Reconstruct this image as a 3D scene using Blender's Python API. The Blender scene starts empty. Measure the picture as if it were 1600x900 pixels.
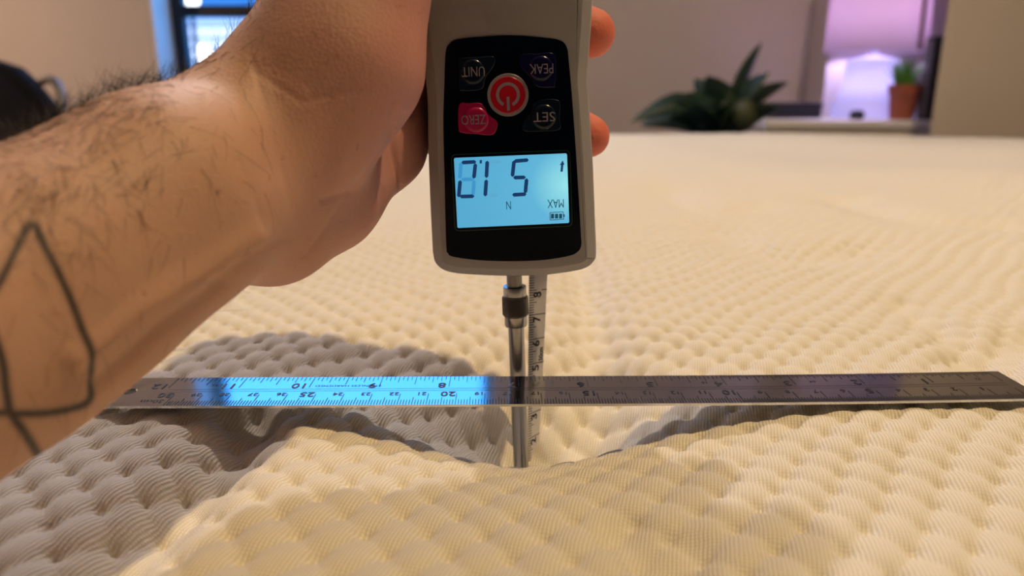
import bpy, bmesh, math, random
import numpy as np
from mathutils import Vector, Matrix

random.seed(7)
rng = np.random.default_rng(7)
S = 0.01                                   # design unit: centimetres
CAMZ = 0.70                                # camera height above the floor (m)
F_PX = 1150.0
PITCH = math.radians(15.0)
CP, SP = math.cos(PITCH), math.sin(PITCH)
scene = bpy.context.scene
COL = scene.collection

# ------------------------------------------------------------------ camera
cam_d = bpy.data.cameras.new('camera')
cam = bpy.data.objects.new('camera', cam_d)
COL.objects.link(cam)
cam.location = (0, 0, CAMZ)
cam.rotation_euler = (math.pi / 2 - PITCH, 0, 0)
cam_d.sensor_width = 36.0
cam_d.lens = F_PX * 36.0 / 1600.0
cam_d.clip_start = 0.01
cam_d.clip_end = 100
cam_d.dof.use_dof = True
cam_d.dof.focus_distance = 0.245
cam_d.dof.aperture_fstop = 9.0
scene.camera = cam

# ------------------------------------------------------------------ world, lights, exposure
world = bpy.data.worlds.new('dusk_sky')
scene.world = world
world.use_nodes = True
wn = world.node_tree.nodes
bg = wn.get('Background') or wn.new('ShaderNodeBackground')
bg.inputs[0].default_value = (0.06, 0.36, 1.0, 1)
bg.inputs[1].default_value = 4.2

scene.view_settings.view_transform = 'Standard'
scene.view_settings.look = 'None'
scene.view_settings.gamma = 1.0
scene.view_settings.use_curve_mapping = False
scene.view_settings.exposure = -0.12
scene.cycles.use_denoising = True
scene.cycles.max_bounces = 8


def light(name, kind, loc, energy, color, size=0.05, rot=None, portal=False, sy=None):
    d = bpy.data.lights.new(name, kind)
    d.energy = energy
    d.color = color
    if kind == 'AREA':
        d.shape = 'RECTANGLE'
        d.size = size
        d.size_y = sy or size
        d.cycles.is_portal = portal
    else:
        d.shadow_soft_size = size
    o = bpy.data.objects.new(name, d)
    o.location = loc
    if rot:
        o.rotation_euler = rot
    COL.objects.link(o)
    return o


# warm ceiling bulb above the bed, a second warm bulb over the left of the room
L1 = light('ceiling_downlight', 'SPOT', (0.72, 0.20, 2.46), 112, (1.0, 0.72, 0.385), 0.03)
L1.rotation_euler = (Vector((0.35, 0.85, 0.6)) - L1.location).to_track_quat('-Z', 'Y').to_euler()
L1.data.spot_size = math.radians(125); L1.data.spot_blend = 0.8
L2 = light('wall_spotlight', 'SPOT', (-0.5, 1.95, 2.40), 112, (1.0, 0.86, 0.80), 0.05)
L2.rotation_euler = (Vector((0.1, 0.5, 0.6)) - L2.location).to_track_quat('-Z', 'Y').to_euler()
L2.data.spot_size = math.radians(120); L2.data.spot_blend = 0.8
light('reading_bulb', 'POINT', (-2.05, 2.05, 1.05), 14, (1.0, 0.66, 0.42), 0.08)


# ------------------------------------------------------------------ helpers
def U(px, py, Y):
    """photo pixel -> point (cm, camera at origin) on the plane y = Y"""
    u, v = (px - 800) / F_PX, (py - 450) / F_PX
    t = Y / (CP - v * SP)
    return np.array([u * t, Y, t * (-SP - v * CP)])


def G(px, py, z):
    """photo pixel -> point (cm) on the level plane z"""
    u, v = (px - 800) / F_PX, (py - 450) / F_PX
    t = z / (-SP - v * CP)
    return np.array([u * t, t * (CP - v * SP), z])


def W(p):
    """cm relative to the camera -> world metres"""
    return Vector((p[0] * S, p[1] * S, p[2] * S + CAMZ))


def tag(o, label=None, cat=None, group=None, kind=None):
    if label: o['label'] = label
    if cat: o['category'] = cat
    if group: o['group'] = group
    if kind: o['kind'] = kind
    return o


def empty(name, loc, label=None, cat=None, group=None):
    o = bpy.data.objects.new(name, None)
    o.empty_display_size = 0.02
    o.location = loc
    COL.objects.link(o)
    return tag(o, label, cat, group)


def link(name, me, mat=None, parent=None, smooth=False, world_space=False):
    o = bpy.data.objects.new(name, me)
    COL.objects.link(o)
    if mat is not None:
        me.materials.clear(); me.materials.append(mat)
    if parent is not None:
        o.parent = parent
        if world_space:
            o.matrix_parent_inverse = parent_matrix(parent).inverted()
    if smooth:
        me.polygons.foreach_set('use_smooth', [True] * len(me.polygons))
    return o


def parent_matrix(o):
    m = Matrix.LocRotScale(o.location, o.rotation_euler, o.scale)
    return parent_matrix(o.parent) @ o.matrix_parent_inverse @ m if o.parent else m


def mesh(name, verts, faces):
    me = bpy.data.meshes.new(name)
    me.from_pydata([tuple(v) for v in verts], [], faces)
    me.update()
    return me


def bm_mesh(name, bm):
    bmesh.ops.recalc_face_normals(bm, faces=bm.faces)
    me = bpy.data.meshes.new(name)
    bm.to_mesh(me); bm.free()
    return me


def box_bm(bm, lo, hi, bevel=0.0, seg=2):
    c = [(a + b) / 2 for a, b in zip(lo, hi)]
    s = [b - a for a, b in zip(lo, hi)]
    r = bmesh.ops.create_cube(bm, size=1.0, matrix=Matrix.Translation(c) @ Matrix.Diagonal((*s, 1)))
    if bevel > 0:
        es = list({e for v in r['verts'] for e in v.link_edges})
        bmesh.ops.bevel(bm, geom=es, offset=bevel, segments=seg, affect='EDGES', profile=0.5)


def box(name, lo, hi, mat, parent=None, bevel=0.0, seg=2):
    bm = bmesh.new()
    box_bm(bm, lo, hi, bevel, seg)
    return link(name, bm_mesh(name, bm), mat, parent)


def lathe(name, prof, mat, parent=None, n=40, loc=(0, 0, 0), smooth=True, sharp=30):
    vs, fs = [], []
    for (r, z) in prof:
        for k in range(n):
            a = 2 * math.pi * k / n
            vs.append((loc[0] + r * math.cos(a), loc[1] + r * math.sin(a), loc[2] + z))
    m = len(prof)
    for i in range(m - 1):
        for k in range(n):
            k2 = (k + 1) % n
            fs.append((i * n + k, i * n + k2, (i + 1) * n + k2, (i + 1) * n + k))
    fs.append(tuple(range(n))[::-1])
    fs.append(tuple((m - 1) * n + k for k in range(n)))
    me = mesh(name, vs, fs)
    o = link(name, me, mat, parent, smooth)
    if smooth: me.set_sharp_from_angle(angle=math.radians(sharp))
    return o


def tube_pts(pts, rad, n=8):
    """verts, faces for a tube along points with per-point radius"""
    pts = [Vector(p) for p in pts]
    rad = rad if hasattr(rad, '__len__') else [rad] * len(pts)
    vs, fs = [], []
    ref = Vector((0.3, 0.2, 1)).normalized()
    for i, p in enumerate(pts):
        t = (pts[min(i + 1, len(pts) - 1)] - pts[max(i - 1, 0)]).normalized()
        a = t.cross(ref)
        if a.length < 1e-4: a = t.cross(Vector((1, 0, 0)))
        a.normalize(); b = t.cross(a)
        for k in range(n):
            q = 2 * math.pi * k / n
            vs.append(tuple(p + (a * math.cos(q) + b * math.sin(q)) * rad[i]))
    for i in range(len(pts) - 1):
        for k in range(n):
            k2 = (k + 1) % n
            fs.append((i * n + k, i * n + k2, (i + 1) * n + k2, (i + 1) * n + k))
    fs.append(tuple(range(n))[::-1]); fs.append(tuple((len(pts) - 1) * n + k for k in range(n)))
    return vs, fs


def catmull(pts, sub=6, closed=True):
    P = [np.array(p, float) for p in pts]
    n = len(P); out = []
    rngi = range(n) if closed else range(n - 1)
    for i in rngi:
        if closed:
            a, b, c, d = P[(i - 1) % n], P[i], P[(i + 1) % n], P[(i + 2) % n]
        else:
            a, b, c, d = P[max(i - 1, 0)], P[i], P[i + 1], P[min(i + 2, n - 1)]
        for k in range(sub):
            t = k / sub
            out.append(0.5 * (2 * b + (c - a) * t + (2 * a - 5 * b + 4 * c - d) * t * t + (3 * b - a - 3 * c + d) * t ** 3))
    if not closed: out.append(P[-1])
    return out


def inset(poly, d):
    """offset a counter-clockwise 2D polygon inwards by d"""
    n = len(poly); out = []
    for i in range(n):
        a, b = poly[i - 1], poly[(i + 1) % n]
        t = b - a
        t = t / (np.linalg.norm(t) + 1e-9)
        out.append(poly[i] + np.array([-t[1], t[0]]) * d)
    return out


# ------------------------------------------------------------------ materials
def pbr(name, color, rough=0.6, metal=0.0, noise=None, bump=None, **kw):
    m = bpy.data.materials.new(name); m.use_nodes = True
    nt = m.node_tree; p = nt.nodes['Principled BSDF']
    p.inputs['Base Color'].default_value = (*color, 1)
    p.inputs['Roughness'].default_value = rough
    p.inputs['Metallic'].default_value = metal
    for k, v in kw.items():
        p.inputs[k.replace('_', ' ')].default_value = v
    tc = nt.nodes.new('ShaderNodeTexCoord')
    if noise:                                  # (scale, second colour, low, high)
        n = nt.nodes.new('ShaderNodeTexNoise'); n.inputs['Scale'].default_value = noise[0]; n.inputs['Detail'].default_value = 5
        r = nt.nodes.new('ShaderNodeMapRange'); r.inputs[1].default_value = noise[2]; r.inputs[2].default_value = noise[3]
        mx = nt.nodes.new('ShaderNodeMix'); mx.data_type = 'RGBA'
        mx.inputs[6].default_value = (*color, 1); mx.inputs[7].default_value = (*noise[1], 1)
        nt.links.new(tc.outputs['Object'], n.inputs['Vector'])
        nt.links.new(n.outputs['Fac'], r.inputs[0]); nt.links.new(r.outputs[0], mx.inputs[0])
        nt.links.new(mx.outputs[2], p.inputs['Base Color'])
    if bump:                                   # (scale, strength, distance)
        n = nt.nodes.new('ShaderNodeTexNoise'); n.inputs['Scale'].default_value = bump[0]; n.inputs['Detail'].default_value = 6
        b = nt.nodes.new('ShaderNodeBump'); b.inputs['Strength'].default_value = bump[1]; b.inputs['Distance'].default_value = bump[2]
        nt.links.new(tc.outputs['Object'], n.inputs['Vector'])
        nt.links.new(n.outputs['Fac'], b.inputs['Height']); nt.links.new(b.outputs[0], p.inputs['Normal'])
    return m


def emit(name, color, strength):
    m = bpy.data.materials.new(name); m.use_nodes = True
    nt = m.node_tree; p = nt.nodes['Principled BSDF']
    p.inputs['Base Color'].default_value = (*[c * 0.3 for c in color], 1)
    p.inputs['Emission Color'].default_value = (*color, 1)
    p.inputs['Emission Strength'].default_value = strength
    return m


M = {}
M['wall'] = pbr('wall_paint', (0.62, 0.56, 0.52), 0.9, noise=(3, (0.58, 0.53, 0.49), 0.3, 0.7), bump=(180, 0.08, 0.002))
M['darkwall'] = pbr('wall_charcoal', (0.05, 0.05, 0.06), 0.9)  # dark colour chosen to cut light bounced off the unseen front wall
M['pier'] = pbr('pier_paint', (0.60, 0.53, 0.49), 0.9, bump=(180, 0.08, 0.002))
M['ceil'] = pbr('ceiling_paint', (0.85, 0.83, 0.80), 0.9)
M['floor'] = pbr('floor_wood', (0.30, 0.19, 0.11), 0.5, noise=(6, (0.22, 0.13, 0.07), 0.3, 0.7))
M['blackframe'] = pbr('window_frame_black', (0.008, 0.010, 0.016), 0.45)
M['white'] = pbr('white_paint', (0.80, 0.79, 0.76), 0.5, noise=(8, (0.75, 0.74, 0.70), 0.3, 0.7))
M['cream'] = pbr('cream_lacquer', (0.66, 0.62, 0.52), 0.5)
M['black'] = pbr('black_plastic', (0.006, 0.006, 0.009), 0.5)
M['blackcloth'] = pbr('black_cloth', (0.006, 0.006, 0.010), 0.95, bump=(300, 0.3, 0.002))
M['greymetal'] = pbr('grey_metal', (0.35, 0.34, 0.32), 0.4, 0.6)
M['terracotta'] = pbr('terracotta', (0.34, 0.09, 0.045), 0.8, noise=(30, (0.26, 0.07, 0.04), 0.3, 0.7))
M['leaf'] = pbr('leaf_dark', (0.006, 0.022, 0.014), 0.5, noise=(14, (0.010, 0.036, 0.018), 0.35, 0.7))
M['leafbright'] = pbr('leaf_bright', (0.10, 0.30, 0.03), 0.5, noise=(20, (0.05, 0.18, 0.02), 0.35, 0.7))
M['leafyellow'] = pbr('leaf_yellowgreen', (0.05, 0.055, 0.012), 0.6, noise=(40, (0.02, 0.03, 0.008), 0.35, 0.65))
M['soil'] = pbr('soil', (0.03, 0.02, 0.012), 0.95, bump=(120, 0.6, 0.004))
M['ceramic'] = pbr('ceramic_white', (0.80, 0.80, 0.84), 0.25)
M['greycard'] = pbr('grey_card', (0.16, 0.14, 0.16), 0.9)
M['navy'] = pbr('navy_cover', (0.012, 0.016, 0.035), 0.5)

# ================================================================== the room
YB = 290.0                                 # back wall (cm)
bz = -CAMZ / S                             # floor level in cm


def cmbox(name, lo, hi, mat, parent=None, bevel=0.0, seg=2):
    lo = W(lo); hi = W(hi)
    return box(name, tuple(lo), tuple(hi), mat, parent, bevel * S, seg)


def struct(o):
    o['kind'] = 'structure'
    return o


wx0 = U(239, 60, YB)[0]                    # window opening in the back wall
wx1 = U(768, 60, YB)[0]
wz0, wz1 = 2.0, 150.0
XL, XR, YF, ZC = -230.0, 300.0, -200.0, 182.0
struct(cmbox('floor', (XL, YF, bz - 5), (XR, 330, bz), M['floor']))
struct(cmbox('ceiling', (XL, YF, ZC), (XR, 330, ZC + 10), M['ceil']))
struct(cmbox('wall_left', (XL - 10, YF, bz), (XL, 330, ZC), M['wall']))
struct(cmbox('wall_right', (XR, YF, bz), (XR + 10, 330, ZC), M['wall']))
struct(cmbox('wall_front', (XL, YF - 10, bz), (XR, YF, ZC), M['darkwall']))
bm = bmesh.new()
for lo, hi in (((XL, YB, bz), (wx0, YB + 20, ZC)), ((wx1, YB, bz), (XR, YB + 20, ZC)),
               ((wx0, YB, bz), (wx1, YB + 20, wz0)), ((wx0, YB, wz1), (wx1, YB + 20, ZC))):
    box_bm(bm, tuple(W(lo)), tuple(W(hi)))
struct(link('wall_back', bm_mesh('wall_back', bm), M['wall']))
# pier that steps forward on the right, and the near wall end beside the bed
px0 = U(1262, 100, YB)[0]
struct(cmbox('wall_pier', (px0, 272, bz), (XR, YB, ZC), M['pier']))
NY0, NY1 = 214.0, 226.0
nx0 = U(1467, 110, NY0)[0]                 # its end is splayed
nx1 = nx0 * NY1 / NY0 + 0.4
nb_ = bmesh.new()
quad_ = [(nx0, NY0), (XR, NY0), (XR, NY1), (nx1, NY1)]
lo_v = [nb_.verts.new(W((x, y, bz))) for x, y in quad_]; hi_v = [nb_.verts.new(W((x, y, ZC))) for x, y in quad_]
nb_.faces.new(lo_v); nb_.faces.new(hi_v)
for i in range(4): nb_.faces.new((lo_v[i], lo_v[(i + 1) % 4], hi_v[(i + 1) % 4], hi_v[i]))
struct(link('wall_near', bm_mesh('wall_near', nb_), M['wall']))
struct(cmbox('baseboard_back', (XL, YB - 1.5, bz), (px0, YB, bz + 10), M['white']))

# window: white reveal lining, black frame with sashes, glass panes
win = empty('window_1', W(((wx0 + wx1) / 2, YB + 15, wz0)))
struct(win)
wl = lambda p: tuple(W(p) - win.location)


def wbox(name, lo, hi, mat, parent=win, bevel=0.0):
    return box(name, wl(lo), wl(hi), mat, parent, bevel * S)


M['glass'] = bpy.data.materials.new('window_glass'); M['glass'].use_nodes = True
nt = M['glass'].node_tree
nt.nodes.remove(nt.nodes['Principled BSDF'])
tr = nt.nodes.new('ShaderNodeBsdfTransparent'); gl = nt.nodes.new('ShaderNodeBsdfGlossy'); gl.inputs['Roughness'].default_value = 0.02
mx = nt.nodes.new('ShaderNodeMixShader'); mx.inputs[0].default_value = 0.06
nt.links.new(tr.outputs[0], mx.inputs[1]); nt.links.new(gl.outputs[0], mx.inputs[2])
nt.links.new(mx.outputs[0], nt.nodes['Material Output'].inputs[0])
FY0, FY1 = YB + 15, YB + 20
sx = U(289, 60, FY0)[0]
tz0 = U(300, 27, FY0)[2]; tz1 = U(300, 8, FY0)[2]
wbox('window_jamb', (wx0, YB + 0.2, wz0), (wx0 + 1.0, YB + 20, wz1), M['white'])
wbox('window_jamb', (wx1 - 1.0, YB + 0.2, wz0), (wx1, YB + 20, wz1), M['white'])
wbox('window_sill', (wx0, YB - 3, wz0 - 1.5), (wx1, YB + 20, wz0 + 1.0), M['white'], bevel=0.4)
wbox('window_head', (wx0, YB + 0.2, wz1 - 1.0), (wx1, YB + 20, wz1), M['white'])
wbox('window_stile', (wx0 + 1, FY0, wz0 + 1), (sx, FY1, wz1 - 1), M['blackframe'], bevel=0.5)
wbox('window_stile', (wx1 - 5, FY0, wz0 + 1), (wx1 - 1, FY1, wz1 - 1), M['blackframe'], bevel=0.5)
wbox('window_rail', (sx, FY0, wz0 + 1), (wx1 - 5, FY1, wz0 + 6), M['blackframe'], bevel=0.5)
wbox('window_rail', (sx, FY0, wz1 - 6), (wx1 - 5, FY1, wz1 - 1), M['blackframe'], bevel=0.5)
wbox('window_transom', (sx, FY0 - 1, tz0), (wx1 - 5, FY1, tz1), M['blackframe'], bevel=0.5)
wbox('window_pane', (sx, FY0 + 2, wz0 + 6), (wx1 - 5, FY0 + 2.5, tz0), M['glass'])
wbox('window_pane', (sx, FY0 + 2, tz1), (wx1 - 5, FY0 + 2.5, wz1 - 6), M['glass'])
pl = light('window_portal', 'AREA', W(((wx0 + wx1) / 2, YB + 24, (wz0 + wz1) / 2)), 1, (1, 1, 1), (wx1 - wx0) * S,
           rot=(math.pi / 2, 0, math.pi), portal=True, sy=(wz1 - wz0) * S)

# neighbouring building across the street with lit window strips
YN = 1100.0
nb = empty('neighbour_building', W((U(300, 60, YN)[0], YN, bz)),
           'pale lit building seen through the window beside the hairy forearm', 'building')
nl = lambda p: tuple(W(p) - nb.location)
M['facade'] = pbr('facade', (0.16, 0.22, 0.30), 0.9)
M['strip'] = emit('lit_strip', (0.62, 0.75, 1.0), 0.85)
M['strip2'] = emit('lit_strip_pale', (0.80, 0.86, 1.0), 1.3)
M['bulb'] = emit('street_bulb', (1.0, 0.97, 0.90), 4.0)
a = U(120, 24, YN); b = U(900, 24, YN)
box('facade', nl((a[0], YN, bz)), nl((b[0], YN + 200, a[2] + 60)), M['facade'], nb)
for k, (y0, y1, mm) in enumerate(((26, 40, 'strip'), (43, 58, 'strip2'), (62, 76, 'strip2'), (79, 96, 'strip'), (99, 118, 'strip2'))):
    z1_, z0_ = U(300, y0, YN)[2], U(300, y1, YN)[2]
    x0_, x1_ = U(292, 60, YN)[0], U(760, 60, YN)[0]
    wd = box('lit_window', nl((x0_, YN - 8, z0_)), nl((x1_, YN + 1, z1_)), M[mm], nb)
for nm, (qx, qy), lab in (('street_lamp', (318, 86), 'round glowing white lamp outside the window just above the wrist'),
                          ('street_lamp', (298, 0), 'round glowing lamp outside the window above the black transom')):
    c = U(qx, qy, YN - 60 if qy > 20 else YN - 260)
    r = 13 if qy > 20 else 9
    so = lathe(nm, [(r * math.sin(math.pi * t / 12) * S + 0.0005, -r * math.cos(math.pi * t / 12) * S) for t in range(13)], M['bulb'], None, 20)
    so.location = W(c)
    tag(so, lab, 'lamp')
    po = lathe('lamp_post', [(0.03, (bz - c[2]) * S), (0.025, -r * S)], M['black'], so, 8)

# ================================================================== mattress
ZR = -10.41                                # ruler level (cm below the camera)
ZM = ZR - 0.34                             # mattress plane
RODY = 26.6
rb = U(812, 748, RODY)                     # rod foot
DC = (rb[0], RODY)
MX0, MX1, MY0, MY1 = -62.0, 118.0, -8.0, 190.0


def seg_dist(X, Y, pts):
    d = np.full(X.shape, 1e9)
    for (a, b) in zip(pts[:-1], pts[1:]):
        ax, ay, bx, by = a[0], a[1], b[0], b[1]
        L2 = (bx - ax) ** 2 + (by - ay) ** 2 + 1e-9
        t = np.clip(((X - ax) * (bx - ax) + (Y - ay) * (by - ay)) / L2, 0, 1)
        d = np.minimum(d, np.hypot(X - ax - t * (bx - ax), Y - ay - t * (by - ay)))
    return d


SEAMS = [  # photo polyline, depth, width
    ([(935, 600), (940, 560), (932, 510), (918, 440), (905, 380)], 1.1, 1.4),
    ([(390, 632), (345, 695), (275, 762), (130, 885), (40, 960)], 1.15, 1.15),
    ([(1405, 470), (1478, 510), (1518, 558), (1545, 590)], 0.55, 1.0),
    ([(1518, 560), (1600, 526), (1700, 498)], 0.5, 1.0),
    ([(975, 805), (1010, 845), (1058, 885), (1075, 930)], 0.5, 0.7),
    ([(1058, 880), (1085, 830)], 0.35, 0.6),
    ([(1128, 352), (1180, 380), (1250, 397), (1330, 390)], 0.8, 2.4),
    ([(1040, 293), (1065, 312), (1120, 324), (1180, 322)], 0.9, 3.0),
    ([(1320, 310), (1380, 332), (1460, 348), (1560, 352)], 0.9, 3.0),
    ([(640, 470), (600, 520), (540, 560)], 0.3, 1.2),
]
SEAMS = [([G(*p, ZM) for p in pl_], d, w) for pl_, d, w in SEAMS]


def height(X, Y):
    """mattress height in cm over ZM"""
    # slow lumps
    h = 0.35 * np.sin(X * 0.115 + 0.9) * np.sin(Y * 0.083 + 0.3) * np.clip((Y - 30) / 25, 0, 1)
    h += 0.8 * np.sin(X * 0.045 + 2.0) * np.sin(Y * 0.05 + 1.0) * np.clip((Y - 60) / 60, 0, 1)
    for cx, cy, s, a in ((-6, 33, 7, 0.5), (70, 150, 22, 1.2), (20, 165, 18, 1.4), (100, 120, 25, 0.8), (-10, 120, 22, 0.7)):
        h += a * np.exp(-((X - cx) ** 2 + (Y - cy) ** 2) / s ** 2)
    # foreground mound on the right where the ruler rests
    h += 0.20 * np.exp(-(((X - 13) / 5.0) ** 2 + ((Y - 22) / 5.0) ** 2))
    h -= 0.35 * np.exp(-(((X + 3) / 9.0) ** 2 + ((Y - 15) / 4.0) ** 2)) * 0.5
    for pts, d, w in SEAMS:
        q = seg_dist(X, Y, pts) / w
        h -= d * np.exp(-np.minimum(q * q, 40))
    # dent pressed by the rod
    dx, dy = X - DC[0], Y - DC[1]
    r = np.sqrt(dx * dx * 0.92 + dy * dy * 1.08 + 0.05)
    dent = 4.9 * np.exp(-(r / 3.9) ** 1.15)
    h -= dent
    # puffed knit cells, brick lattice with warped rows
    wx = X + 0.16 * np.sin(Y * 0.9 + 1.3) + 0.12 * np.sin(X * 0.55 + Y * 0.4)
    wy = Y + 0.14 * np.sin(X * 0.75 + 0.4) + 0.10 * np.sin(Y * 0.6)
    A, B = 1.62, 1.85
    best = np.full(X.shape, 9.0)
    for ox, oy in ((0, 0), (A / 2, B / 2)):
        ux = (wx - ox) / A; uy = (wy - oy) / B
        ux = ux - np.round(ux); uy = uy - np.round(uy)
        # the cell leans: its front lip is steeper than its back
        uyl = np.where(uy < 0, uy * 1.12, uy * 0.95)
        best = np.minimum(best, (ux / 0.5) ** 2 * 0.55 + (uyl / 0.5) ** 2 * 0.62)
    cell = np.clip(1 - best / 0.60, 0, 1)
    h += (0.40 + 0.06 * np.sin(X * 0.9 + 1) * np.sin(Y * 0.8)) * cell ** 0.6 - 0.32
    for ox, oy in ((A / 2, 0), (0, B / 2)):
        ux = (wx - ox) / A; uy = (wy - oy) / B
        ux = (ux - np.round(ux)) * A; uy = (uy - np.round(uy)) * B - 0.06
        h -= 0.13 * np.exp(-np.minimum((ux / 0.30) ** 2 + (uy / 0.13) ** 2, 40))
    return h


def spaced(a, b, fn):
    out = [a]
    while out[-1] < b:
        out.append(out[-1] + fn(out[-1]))
    out[-1] = b
    return np.array(out)


gx = spaced(MX0, MX1, lambda x: 0.12 if -17 < x < 20 else (0.22 if -24 < x < 34 else 0.36))
gy = spaced(MY0, MY1, lambda y: 0.40 if y < 11 else (0.11 if y < 34 else (0.2 if y < 55 else (0.36 if y < 100 else 0.6))))
X, Y = np.meshgrid(gx, gy, indexing='ij')
H = height(X, Y)
# rounded rim
RIM = 5.0
ed = np.minimum(np.minimum(X - MX0, MX1 - X), np.minimum(Y - MY0, MY1 - Y))
q = np.clip(1 - ed / RIM, 0, 1)
H -= RIM * (1 - np.sqrt(np.clip(1 - q * q, 0, 1))) * 0.8
nx_, ny_ = X.shape
mat_o = empty('mattress', W(((MX0 + MX1) / 2, (MY0 + MY1) / 2, ZM - 26)),
              'thick cream quilted mattress, dented under the metal rod', 'mattress')
co = np.stack([X * S - mat_o.location.x, Y * S - mat_o.location.y, (ZM + H) * S + CAMZ - mat_o.location.z], -1).reshape(-1, 3).astype(np.float32)
idx = np.arange(nx_ * ny_).reshape(nx_, ny_)
quads = np.stack([idx[:-1, :-1], idx[1:, :-1], idx[1:, 1:], idx[:-1, 1:]], -1).reshape(-1, 4)


def np_mesh(name, co, quads):
    me = bpy.data.meshes.new(name)
    me.vertices.add(len(co)); me.vertices.foreach_set('co', np.ascontiguousarray(co, np.float32).ravel())
    me.loops.add(quads.size); me.loops.foreach_set('vertex_index', np.ascontiguousarray(quads, np.int32).ravel())
    me.polygons.add(len(quads)); me.polygons.foreach_set('loop_start', np.arange(0, quads.size, 4, dtype=np.int32))
    me.polygons.foreach_set('use_smooth', np.ones(len(quads), bool))
    me.update(calc_edges=True); me.validate()
    return me


# knit fabric: cream yarn, fine diagonal ribs in the bump
mk = bpy.data.materials.new('knit_fabric'); mk.use_nodes = True
nt = mk.node_tree; p = nt.nodes['Principled BSDF']
p.inputs['Roughness'].default_value = 0.85
p.inputs['Sheen Weight'].default_value = 0.35
p.inputs['Sheen Roughness'].default_value = 0.4
tc = nt.nodes.new('ShaderNodeTexCoord')
geo = nt.nodes.new('ShaderNodeNewGeometry')


def wave(rotz, scale, dist=1.0):
    mp = nt.nodes.new('ShaderNodeMapping'); mp.inputs['Rotation'].default_value = (0, 0, rotz)
    w_ = nt.nodes.new('ShaderNodeTexWave'); w_.wave_type = 'BANDS'; w_.bands_direction = 'X'
    w_.inputs['Scale'].default_value = scale; w_.inputs['Distortion'].default_value = dist
    w_.inputs['Detail'].default_value = 1.5; w_.inputs['Detail Scale'].default_value = 0.6
    nt.links.new(tc.outputs['Object'], mp.inputs[0]); nt.links.new(mp.outputs[0], w_.inputs['Vector'])
    return w_.outputs['Fac']


def mth(op, a, b):
    n = nt.nodes.new('ShaderNodeMath'); n.operation = op
    for i, s_ in enumerate((a, b)):
        if isinstance(s_, (int, float)): n.inputs[i].default_value = s_
        else: nt.links.new(s_, n.inputs[i])
    return n.outputs[0]


# band spacing = 2*pi/(20*scale) -> 0.8 mm
w1 = wave(math.radians(14), 2 * math.pi / 20 / 0.00105, 2.4)
w2 = wave(math.radians(100), 2 * math.pi / 20 / 0.0010, 2.0)
weave = mth('ADD', mth('MULTIPLY', w1, 0.65), mth('MULTIPLY', mth('MULTIPLY', w1, w2), 0.5))
nz = nt.nodes.new('ShaderNodeTexNoise'); nz.inputs['Scale'].default_value = 900; nz.inputs['Detail'].default_value = 3
nt.links.new(tc.outputs['Object'], nz.inputs['Vector'])
hgt = mth('ADD', weave, mth('MULTIPLY', nz.outputs['Fac'], 0.5))
bp = nt.nodes.new('ShaderNodeBump'); bp.inputs['Strength'].default_value = 0.42; bp.inputs['Distance'].default_value = 0.0005
nt.links.new(hgt, bp.inputs['Height']); nt.links.new(bp.outputs[0], p.inputs['Normal'])
cr = nt.nodes.new('ShaderNodeMix'); cr.data_type = 'RGBA'
cr.inputs[6].default_value = (0.68, 0.61, 0.45, 1); cr.inputs[7].default_value = (0.88, 0.83, 0.72, 1)
nt.links.new(weave, cr.inputs[0]); nt.links.new(cr.outputs[2], p.inputs['Base Color'])
M['knit'] = mk
link('quilted_cover', np_mesh('quilted_cover', co, quads), mk, mat_o)
# side border below the rim
zlow = ZM - RIM * 0.8
M['border'] = pbr('border_fabric', (0.74, 0.70, 0.62), 0.9, bump=(400, 0.3, 0.001))
mlo = lambda p: tuple(W(p) - mat_o.location)
bm = bmesh.new()
rim0 = [(MX0, MY0), (MX1, MY0), (MX1, MY1), (MX0, MY1)]
box_bm(bm, mlo((MX0, MY0, ZM - 26)), mlo((MX1, MY1, zlow - 0.6)), 0.006)
link('side_border', bm_mesh('side_border', bm), M['border'], mat_o)
vs, fs = tube_pts([mlo((x, y, zlow - 0.5)) for x, y in rim0 + rim0[:1]], 0.008, 8)
link('piping', mesh('piping', vs, fs), M['border'], mat_o)
# bed base
bed = empty('bed_base', W(((MX0 + MX1) / 2, (MY0 + MY1) / 2, bz)), 'low fabric divan base carrying the cream mattress', 'bed')
bl = lambda p: tuple(W(p) - bed.location)
M['divan'] = pbr('divan_fabric', (0.25, 0.24, 0.23), 0.95, bump=(500, 0.3, 0.001))
box('divan_box', bl((MX0, MY0, bz + 6)), bl((MX1, MY1, ZM - 26.05)), M['divan'], bed, 0.01)
for x in (MX0 + 8, MX1 - 8):
    for y in (MY0 + 8, MY1 - 8):
        lathe('leg', [(0.02, 0), (0.028, 0.06)], M['black'], bed, 16, bl((x, y, bz)))

# ================================================================== text helper
def text_mesh(body, height=1.0, width=None, bold=0.0):
    """2D verts/faces of a text, centred, capital height = height (or scaled to width)"""
    cu = bpy.data.curves.new('txt', 'FONT')
    cu.body = body; cu.size = 1.0; cu.resolution_u = 3
    cu.offset = bold
    o = bpy.data.objects.new('txt', cu); COL.objects.link(o)
    dg = bpy.context.evaluated_depsgraph_get()
    me = bpy.data.meshes.new_from_object(o.evaluated_get(dg))
    bpy.data.objects.remove(o); bpy.data.curves.remove(cu)
    v = np.array([x.co[:2] for x in me.vertices]) if len(me.vertices) else np.zeros((0, 2))
    f = [tuple(pp.vertices) for pp in me.polygons]
    bpy.data.meshes.remove(me)
    c = (v.max(0) + v.min(0)) / 2; s = v.max(0) - v.min(0)
    v = v - c
    sy = height / s[1]
    sx = (width / s[0]) if width else sy
    return v * np.array([sx, sy]), f


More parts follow.
